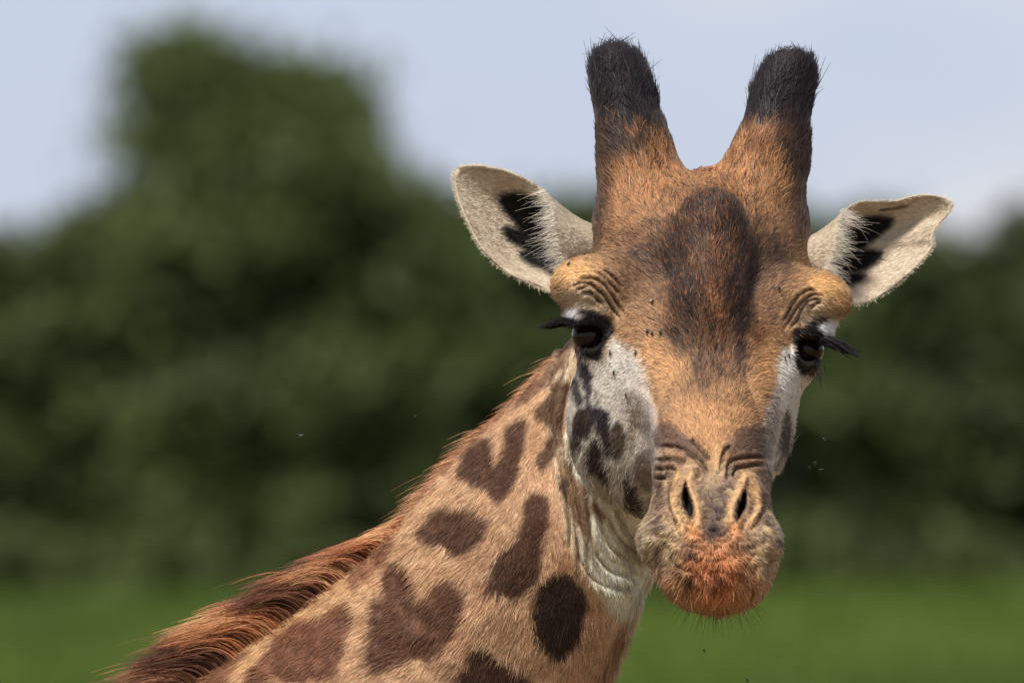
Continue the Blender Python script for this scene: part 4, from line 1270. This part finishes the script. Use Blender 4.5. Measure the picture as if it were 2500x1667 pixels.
# ------------------------------------------------------------------ land: grass plain
def ground_material():
    m, n, l, b = new_mat('grass_ground')
    tc = n.new('ShaderNodeTexCoord')
    n1 = n.new('ShaderNodeTexNoise'); n1.inputs['Scale'].default_value = 0.09; n1.inputs['Detail'].default_value = 4
    n2 = n.new('ShaderNodeTexNoise'); n2.inputs['Scale'].default_value = 3.0; n2.inputs['Detail'].default_value = 5
    r1 = n.new('ShaderNodeValToRGB')
    e = r1.color_ramp.elements
    e[0].position = 0.42; e[0].color = (0.034, 0.052, 0.013, 1)
    e[1].position = 0.60; e[1].color = (0.060, 0.104, 0.014, 1)
    mx = n.new('ShaderNodeMix'); mx.data_type = 'RGBA'; mx.blend_type = 'OVERLAY'; mx.inputs['Factor'].default_value = 0.5
    sx = n.new('ShaderNodeSeparateXYZ')
    ad = n.new('ShaderNodeMath'); ad.operation = 'MULTIPLY_ADD'; ad.inputs[1].default_value = 40.0
    mr = n.new('ShaderNodeMapRange'); mr.inputs['From Min'].default_value = 95.0; mr.inputs['From Max'].default_value = 150.0
    bounce_tan = n.new('ShaderNodeMix'); bounce_tan.data_type = 'RGBA'
    bounce_tan.inputs['A'].default_value = (0.205, 0.150, 0.082, 1)          # tan ground out of view near the animal, coloured to warm bounce light
    l.new(tc.outputs['Object'], sx.inputs['Vector']); l.new(n1.outputs['Fac'], ad.inputs[0]); l.new(sx.outputs['Y'], ad.inputs[2])
    l.new(ad.outputs['Value'], mr.inputs['Value']); l.new(mr.outputs['Result'], bounce_tan.inputs['Factor'])
    l.new(tc.outputs['Object'], n1.inputs['Vector']); l.new(tc.outputs['Object'], n2.inputs['Vector'])
    l.new(n1.outputs['Fac'], r1.inputs['Fac'])
    l.new(r1.outputs['Color'], bounce_tan.inputs['B']); l.new(bounce_tan.outputs['Result'], mx.inputs['A']); l.new(n2.outputs['Fac'], mx.inputs['B'])
    l.new(mx.outputs['Result'], b.inputs['Base Color'])
    b.inputs['Roughness'].default_value = 0.9
    b.inputs['Specular IOR Level'].default_value = 0.1
    return m
gx = np.array([-2500, -600, -150, -60, -30, 0, 30, 60, 150, 600, 2500.0])
gy = np.array([-200, -30, 0, 20, 60, 120, 160, 180, 200, 220, 240, 260, 300, 400, 800, 3500.0])
GX, GY = np.meshgrid(gx, gy, indexing='ij')
gi, gj = np.meshgrid(np.arange(len(gx) - 1), np.arange(len(gy) - 1), indexing='ij')
ny = len(gy)
gf = np.stack([gi * ny + gj, (gi + 1) * ny + gj, (gi + 1) * ny + gj + 1, gi * ny + gj + 1], -1).reshape(-1, 4)
ground_level = min(0.0, foot + 0.02)
GZ = np.full(GX.shape, ground_level)
link('ground', mesh_from('ground', np.stack([GX, GY, GZ], -1).reshape(-1, 3), gf, ground_material()), kind='structure')

def leaf_material(name, c0, c1, trans):
    m, n, l, b = new_mat(name)
    a = n.new('ShaderNodeAttribute'); a.attribute_name = 'tint'
    oi = n.new('ShaderNodeObjectInfo')
    mx = n.new('ShaderNodeMix'); mx.data_type = 'RGBA'
    mx.inputs['A'].default_value = (*c0, 1); mx.inputs['B'].default_value = (*c1, 1)
    l.new(a.outputs['Fac'], mx.inputs['Factor'])
    hs = n.new('ShaderNodeHueSaturation')
    mr = n.new('ShaderNodeMapRange'); mr.inputs['To Min'].default_value = 0.75; mr.inputs['To Max'].default_value = 1.2
    l.new(oi.outputs['Random'], mr.inputs['Value']); l.new(mr.outputs['Result'], hs.inputs['Value'])
    l.new(mx.outputs['Result'], hs.inputs['Color'])
    l.new(hs.outputs['Color'], b.inputs['Base Color'])
    b.inputs['Roughness'].default_value = 0.55
    b.inputs['Specular IOR Level'].default_value = 0.3
    tr = n.new('ShaderNodeBsdfTranslucent')
    l.new(hs.outputs['Color'], tr.inputs['Color'])
    ms = n.new('ShaderNodeMixShader'); ms.inputs['Fac'].default_value = trans
    out = n['Material Output']
    l.new(b.outputs['BSDF'], ms.inputs[1]); l.new(tr.outputs['BSDF'], ms.inputs[2])
    l.new(ms.outputs['Shader'], out.inputs['Surface'])
    return m
MAT_LEAF = leaf_material('tree_leaves', (0.040, 0.058, 0.019), (0.156, 0.196, 0.060), 0.38)
MAT_BLADE = leaf_material('grass_blades', (0.048, 0.080, 0.013), (0.125, 0.185, 0.024), 0.35)
def bark_material():
    m, n, l, b = new_mat('bark')
    nz = n.new('ShaderNodeTexNoise'); nz.inputs['Scale'].default_value = 9; nz.inputs['Detail'].default_value = 6
    rp = n.new('ShaderNodeValToRGB')
    rp.color_ramp.elements[0].color = (0.03, 0.024, 0.02, 1); rp.color_ramp.elements[1].color = (0.11, 0.09, 0.07, 1)
    l.new(nz.outputs['Fac'], rp.inputs['Fac']); l.new(rp.outputs['Color'], b.inputs['Base Color'])
    b.inputs['Roughness'].default_value = 0.9
    return m
MAT_BARK = bark_material()

def tube(pts, rads, sides=8):
    pts = np.asarray(pts, float)
    n = len(pts)
    tg = unit(np.gradient(pts, axis=0))
    ref = np.array([0.3, 1.0, 0.1])
    u = unit(np.cross(tg, ref)); v = np.cross(tg, u)
    a = np.linspace(0, 2 * np.pi, sides, endpoint=False)
    ring = u[:, None] * np.cos(a)[None, :, None] + v[:, None] * np.sin(a)[None, :, None]
    Vt = (pts[:, None] + ring * np.asarray(rads, float)[:, None, None]).reshape(-1, 3)
    i, j = np.meshgrid(np.arange(n - 1), np.arange(sides), indexing='ij')
    f = np.stack([i * sides + j, i * sides + (j + 1) % sides, (i + 1) * sides + (j + 1) % sides, (i + 1) * sides + j], -1).reshape(-1, 4)
    return Vt, f

def leaves_mesh(name, P, size, tint, mat, upb=0.5):
    n = len(P)
    nr = unit(rng.normal(0, 1, (n, 3)) + np.array([0, 0, upb]))
    a = unit(np.cross(nr, rng.normal(0, 1, (n, 3))))
    b = np.cross(nr, a)
    s = (size * np.exp(rng.normal(0, 0.25, n)))[:, None]
    Vl = np.stack([P - a * s, P + b * s * 0.5 + a * s * 0.1, P + a * s, P - b * s * 0.5 + a * s * 0.1], 1).reshape(-1, 3)
    f = np.arange(4 * n).reshape(-1, 4)
    me = mesh_from(name, Vl, f, mat, smooth=False)
    at = me.attributes.new('tint', 'FLOAT', 'POINT')
    at.data.foreach_set('value', np.repeat(tint, 4).astype(np.float32))
    return me

BG = 250.0                                   # metres to the row of trees
PXM = 36.0 / LENS / 2500.0 * BG              # metres per photo pixel there
HORIZON = 833.5 + PITCH * LENS / 36.0 * 2500.0
def make_tree(px, top_row, width, dy, label, group, tops=None, n_leaf=9000, name='tree'):
    dist = BG + dy
    k_ = PXM * dist / BG
    x0 = (px - 1250.0) * k_
    h = CAM_H + (HORIZON - top_row) * k_ - ground_level
    w = width * k_ / 2
    root = bpy.data.objects.new(name, None)
    col.objects.link(root)
    root.location = (x0, dist, ground_level)
    root['label'] = label; root['category'] = name
    if group:
        root['group'] = group
    # limbs
    tv_, tf_ = [], []
    nv_ = 0
    base_pts = [np.array([0, 0, 0.0])]
    ph = rng.random() * 6.28
    trunk = [np.array([0.10 * w * math.sin(ph + 3 * t), 0.10 * w * math.cos(ph + 2.3 * t), h * 0.82 * t]) for t in np.linspace(0, 1, 9)]
    tubes = [(trunk, np.linspace(0.045 * h * 0.55, 0.03, 9))]
    clumps = []
    tips = tops or [(0.0, 1.0, 0.42)]
    ncl = int(30 + 8 * w) + (70 if tops else 0)
    lo_ = 0.03 + 0.20 * rng.random()
    for q in range(ncl):
        z = rng.random() ** 0.8
        zr = lo_ + (0.96 - lo_) * z
        env = w * (math.sin(math.pi * min(1, (1 - zr) * 0.62 + 0.10)) ** 0.8) if tops is None else w * np.interp(zr, [0, .15, .45, .6, .75, .85, .93, 1], [.9, 1, 1.05, .95, .80, .64, .5, .3])
        a, rr = rng.random() * 6.28, math.sqrt(rng.random())
        cx = 0.0
        if tops is not None and zr > 0.84:
            t_ = tops[rng.integers(len(tops))]
            cx = t_[0] * w
            zr = min(zr, t_[1] - 0.05)
            env = min(env, t_[2] * w)
        clumps.append((cx + env * rr * math.cos(a), 0.7 * env * rr * math.sin(a), zr * h, (0.10 + 0.10 * rng.random()) * min(w, h * 0.5) + 0.25))
    if tops is not None:
        for t_ in tops:
            clumps.append((t_[0] * w, 0, (t_[1] - 0.04) * h, 0.055 * h))
    for c in clumps[::3]:
        k0 = min(7, int(8 * max(0.1, c[2] / h - 0.18)))
        s_pt = trunk[k0]
        e_pt = np.array(c[:3])
        mid = (s_pt + e_pt) / 2 + np.array([0, 0, -0.06 * h])
        tubes.append(([s_pt, mid * 0.6 + s_pt * 0.4, mid, e_pt], [0.018 * h * 0.5, 0.05, 0.035, 0.012]))
    for p_, r_ in tubes:
        a_, b_ = tube(p_, r_, 7)
        tv_.append(a_); tf_.append(b_ + nv_); nv_ += len(a_)
    link('trunk', mesh_from('trunk', np.vstack(tv_), np.vstack(tf_), MAT_BARK), root)
    cl = np.array(clumps)
    wgt = cl[:, 3] ** 2
    ii = rng.choice(len(cl), n_leaf, p=wgt / wgt.sum())
    d = unit(rng.normal(0, 1, (n_leaf, 3))) * (rng.random(n_leaf) ** 0.4 * np.exp(rng.normal(0, 0.35, n_leaf)))[:, None]
    P = cl[ii, :3] + d * cl[ii, 3][:, None] * np.array([1.15, 1.15, 0.8])
    P[:, 2] = np.maximum(P[:, 2], 0.1)
    ct = rng.random(len(cl))
    tint = np.clip(0.65 * ct[ii] + 0.35 * rng.random(n_leaf), 0, 1)
    link('crown', leaves_mesh('crown', P, np.full(n_leaf, 0.17), tint, MAT_LEAF), root)
    return root

make_tree(630, 88, 880, 0.0, 'tallest dark green tree with two rounded tops, standing behind the spotted neck', None, tops=[(-0.34, 1.0, 0.22), (0.22, 0.95, 0.30)], n_leaf=34000)
TG = 'lower leafy trees standing in a row behind the giraffe'
TL = 'lower bushy green tree in the blurred row behind the giraffe'
for px, row, wd, dy in ((300, 470, 420, 2), (60, 560, 480, -1), (1010, 430, 460, 3), (1200, 500, 420, -1), (1410, 450, 400, 5), (1640, 540, 460, 1), (1890, 500, 440, -2),
                        (2110, 520, 460, 3), (2290, 570, 380, -2), (2435, 510, 320, 2), (2640, 650, 440, 0), (-220, 590, 460, 2), (-520, 540, 520, -2), (2900, 600, 480, 3), (3200, 560, 520, -1), (-850, 560, 520, 2)):
    make_tree(px, row, wd, dy, TL, TG, n_leaf=9000)
# a deeper row closes the gaps
for px, row, wd in ((200, 640, 620), (620, 560, 700), (1050, 600, 640), (1500, 620, 660), (1950, 640, 640), (2350, 680, 640), (2750, 680, 640), (-250, 660, 640)):
    make_tree(px, row, wd, 14, 'broad dark tree in the second row, half hidden behind the nearer trees', 'second row of trees', n_leaf=9000)

# low bushes at the foot of the trees
for px, row, wd, dy in ((-40, 1310, 260, -9), (190, 1345, 220, -6), (420, 1300, 240, -8), (760, 1330, 240, -7), (1010, 1350, 200, -9), (1640, 1330, 260, -8), (1930, 1290, 260, -7), (2160, 1350, 220, -10), (2380, 1330, 240, -7)):
    make_tree(px, row, wd, dy, 'low dark bush at the foot of the trees where the grass begins', 'bushes along the edge of the grass', n_leaf=2200, name='bush')
# the wood goes on to both sides and behind
nw = 90
wx = np.concatenate([-15 - 75 * rng.random(nw // 2), 15 + 75 * rng.random(nw // 2), -90 + 180 * rng.random(nw)])
wy = np.concatenate([BG - 4 + 26 * rng.random(nw), BG + 34 + 14 * rng.random(nw)])
wh = 4.5 + 3.5 * rng.random(2 * nw)
nl = 130000
ii = rng.integers(0, 2 * nw, nl)
dd = unit(rng.normal(0, 1, (nl, 3))) * (rng.random(nl) ** 0.35 * np.exp(rng.normal(0, 0.15, nl)))[:, None]
WP = np.stack([wx[ii] + dd[:, 0] * 2.9, wy[ii] + dd[:, 1] * 2.4, ground_level + wh[ii] * (0.5 + 0.5 * dd[:, 2])], 1)
WP[:, 0] += 0.5 * vnoise(WP, 1.5, 501); WP[:, 2] = np.maximum(WP[:, 2] + 0.7 * vnoise(WP, 1.3, 502), ground_level + 0.05)
link('woodland', leaves_mesh('woodland', WP, np.full(nl, 0.24), np.clip(0.5 + 0.5 * vnoise(WP, 1.4, 503), 0, 1), MAT_LEAF), None, 'dense green woodland closing the view behind the rows of trees', 'woodland', kind='stuff')

# grass blades over the strip of meadow in view
ng = 60000
gyy = 165 + 95 * rng.random(ng)
gxx = (rng.random(ng) - 0.5) * 2 * (0.036 * gyy * 2.0)
tuft = np.clip(0.5 + 0.45 * vnoise(np.stack([gxx, gyy, np.zeros(ng)], 1), 2.2, 201) + 0.35 * vnoise(np.stack([gxx, gyy, np.zeros(ng)], 1), 7.0, 203), 0, 1)
hb = (0.12 + 0.30 * tuft) * np.exp(rng.normal(0, 0.25, ng))
ang = rng.random(ng) * np.pi
wv = np.stack([np.cos(ang), np.sin(ang), np.zeros(ng)], 1) * 0.035
b0 = np.stack([gxx, gyy, np.full(ng, ground_level)], 1)
lean = np.stack([rng.normal(0, 0.3, ng), rng.normal(0, 0.3, ng), np.ones(ng)], 1) * hb[:, None]
gv = np.stack([b0 - wv, b0 + wv, b0 + lean], 1).reshape(-1, 3)
gme = mesh_from('grass', gv, np.arange(3 * ng).reshape(-1, 3), MAT_BLADE, smooth=False)
ga = gme.attributes.new('tint', 'FLOAT', 'POINT')
ga.data.foreach_set('value', np.repeat(np.clip(tuft + rng.normal(0, 0.2, ng), 0, 1), 3).astype(np.float32))
link('grass', gme, None, 'sunlit green grass of the meadow below the trees', 'grass', kind='stuff')

# ------------------------------------------------------------------ flies: some on the wing, some sitting on the face
def fly_material():
    m, n, l, b = new_mat('fly_body')
    nz = n.new('ShaderNodeTexNoise'); nz.inputs['Scale'].default_value = 900
    rp = n.new('ShaderNodeValToRGB')
    rp.color_ramp.elements[0].color = (0.006, 0.006, 0.006, 1); rp.color_ramp.elements[1].color = (0.035, 0.03, 0.026, 1)
    l.new(nz.outputs['Fac'], rp.inputs['Fac']); l.new(rp.outputs['Color'], b.inputs['Base Color'])
    b.inputs['Roughness'].default_value = 0.35
    w, n2, l2, b2 = new_mat('fly_wing')
    nz2 = n2.new('ShaderNodeTexNoise'); nz2.inputs['Scale'].default_value = 600
    rp2 = n2.new('ShaderNodeValToRGB')
    rp2.color_ramp.elements[0].color = (0.18, 0.17, 0.15, 1); rp2.color_ramp.elements[1].color = (0.34, 0.33, 0.30, 1)
    l2.new(nz2.outputs['Fac'], rp2.inputs['Fac']); l2.new(rp2.outputs['Color'], b2.inputs['Base Color'])
    b2.inputs['Alpha'].default_value = 0.12
    b2.inputs['Roughness'].default_value = 0.25
    return m, w
MAT_FLY, MAT_WING = fly_material()
def ball(c, r, nu=8, nv=6):
    th = np.linspace(0, np.pi, nv + 1); ph = np.linspace(0, 2 * np.pi, nu, endpoint=False)
    T, Ph = np.meshgrid(th, ph, indexing='ij')
    S = np.stack([np.sin(T) * np.cos(Ph), np.sin(T) * np.sin(Ph), np.cos(T)], -1).reshape(-1, 3) * np.array(r) + np.array(c)
    i, j = np.meshgrid(np.arange(nv), np.arange(nu), indexing='ij')
    return S, np.stack([i * nu + j, (i + 1) * nu + j, (i + 1) * nu + (j + 1) % nu, i * nu + (j + 1) % nu], -1).reshape(-1, 4)
fv, ff, nfv = [], [], 0
for c, r in (((0, 0, 0), (.0011, .0015, .0011)), ((0, -.0019, 0), (.0010, .0008, .0009)), ((0, .0024, -.0001), (.0011, .0019, .0009))):
    a_, b_ = ball(c, r)
    fv.append(a_); ff.append(b_ + nfv); nfv += len(a_)
for sx in (-1, 1):
    for y0 in (-.0006, .0002, .001):
        a_, b_ = tube([(sx * .0006, y0, -.0005), (sx * .0016, y0 * 1.8, -.0003), (sx * .0024, y0 * 2.4, -.0016)], [.00016, .00014, .0001], 4)
        fv.append(a_); ff.append(b_ + nfv); nfv += len(a_)
FLY = mesh_from('body', np.vstack(fv), np.vstack(ff), MAT_FLY)
def wing_mesh(sx, spread):
    t = np.linspace(0, 1, 7)
    wd = .0010 * np.sin(np.pi * np.clip(t * 0.93 + 0.05, 0, 1)) ** 0.7
    ax = np.stack([sx * .0042 * t * spread, .0042 * t * (1 - 0.6 * spread), .0008 + .0010 * t], 1)
    nn = np.array([-(1 - 0.6 * spread) * sx, spread, 0]); nn = nn / np.linalg.norm(nn)
    up, dn = ax + nn * wd[:, None], ax - nn * wd[:, None]
    Vw = np.vstack([up, dn]); n = len(t)
    Vw = np.vstack([Vw, Vw + np.array([0, 0, 6e-5])])
    i = np.arange(n - 1)
    f1 = np.stack([i, i + 1, n + i + 1, n + i], 1)
    return mesh_from('wing', Vw, np.vstack([f1, f1[:, ::-1] + 2 * n]), MAT_WING, smooth=False)
WINGS = {k_: (wing_mesh(-1, k_), wing_mesh(1, k_)) for k_ in (0.35, 0.95)}
def put_fly(p, rot, label, group, spread, sc_=1.0):
    o = bpy.data.objects.new('fly', None)
    col.objects.link(o)
    o.location = p; o.rotation_euler = rot; o.scale = (sc_,) * 3
    o['label'], o['category'], o['group'] = label, 'fly', group
    link('body', FLY, o)
    for w_ in WINGS[spread]:
        link('wing', w_, o)
for px, py, dd in ((735, 1064, -40), (1015, 1016, 30), (2010, 1071, -20), (1975, 1142, 10), (1990, 1130, 0), (1720, 1588, -60), (1825, 1660, 20), (2003, 1146, 40)):
    p = to_world(np.array([[px, dd, py]], float))[0]
    put_fly(p, (rng.normal(0, .5), rng.normal(0, .5), rng.random() * 6.28), 'tiny dark fly hovering in the air beside the giraffe', 'flies in the air', 0.95, 0.8)
for px, py in ((1578, 806), (1590, 811), (1608, 808), (1487, 858), (1549, 861), (1498, 911), (1530, 970), (1917, 877), (1927, 869), (1386, 644), (1590, 735), (1898, 700)):
    c = (np.abs(Q0[:, 0] - px) < 6) & (np.abs(Q0[:, 1] - py) < 6) & is_head
    idx = np.where(c)[0]
    if len(idx) == 0:
        continue
    i = idx[np.argmin(V[idx, 1])]
    p = V[i] + NV[i] * 7.0
    nw = NV[i] * np.array([1, 1, -1.0])
    q = Vector(nw.tolist()).to_track_quat('Z', 'Y')
    put_fly(to_world(p[None])[0], q.to_euler(), "small dark fly sitting on the giraffe's face", 'flies on the face', 0.35, 0.85)
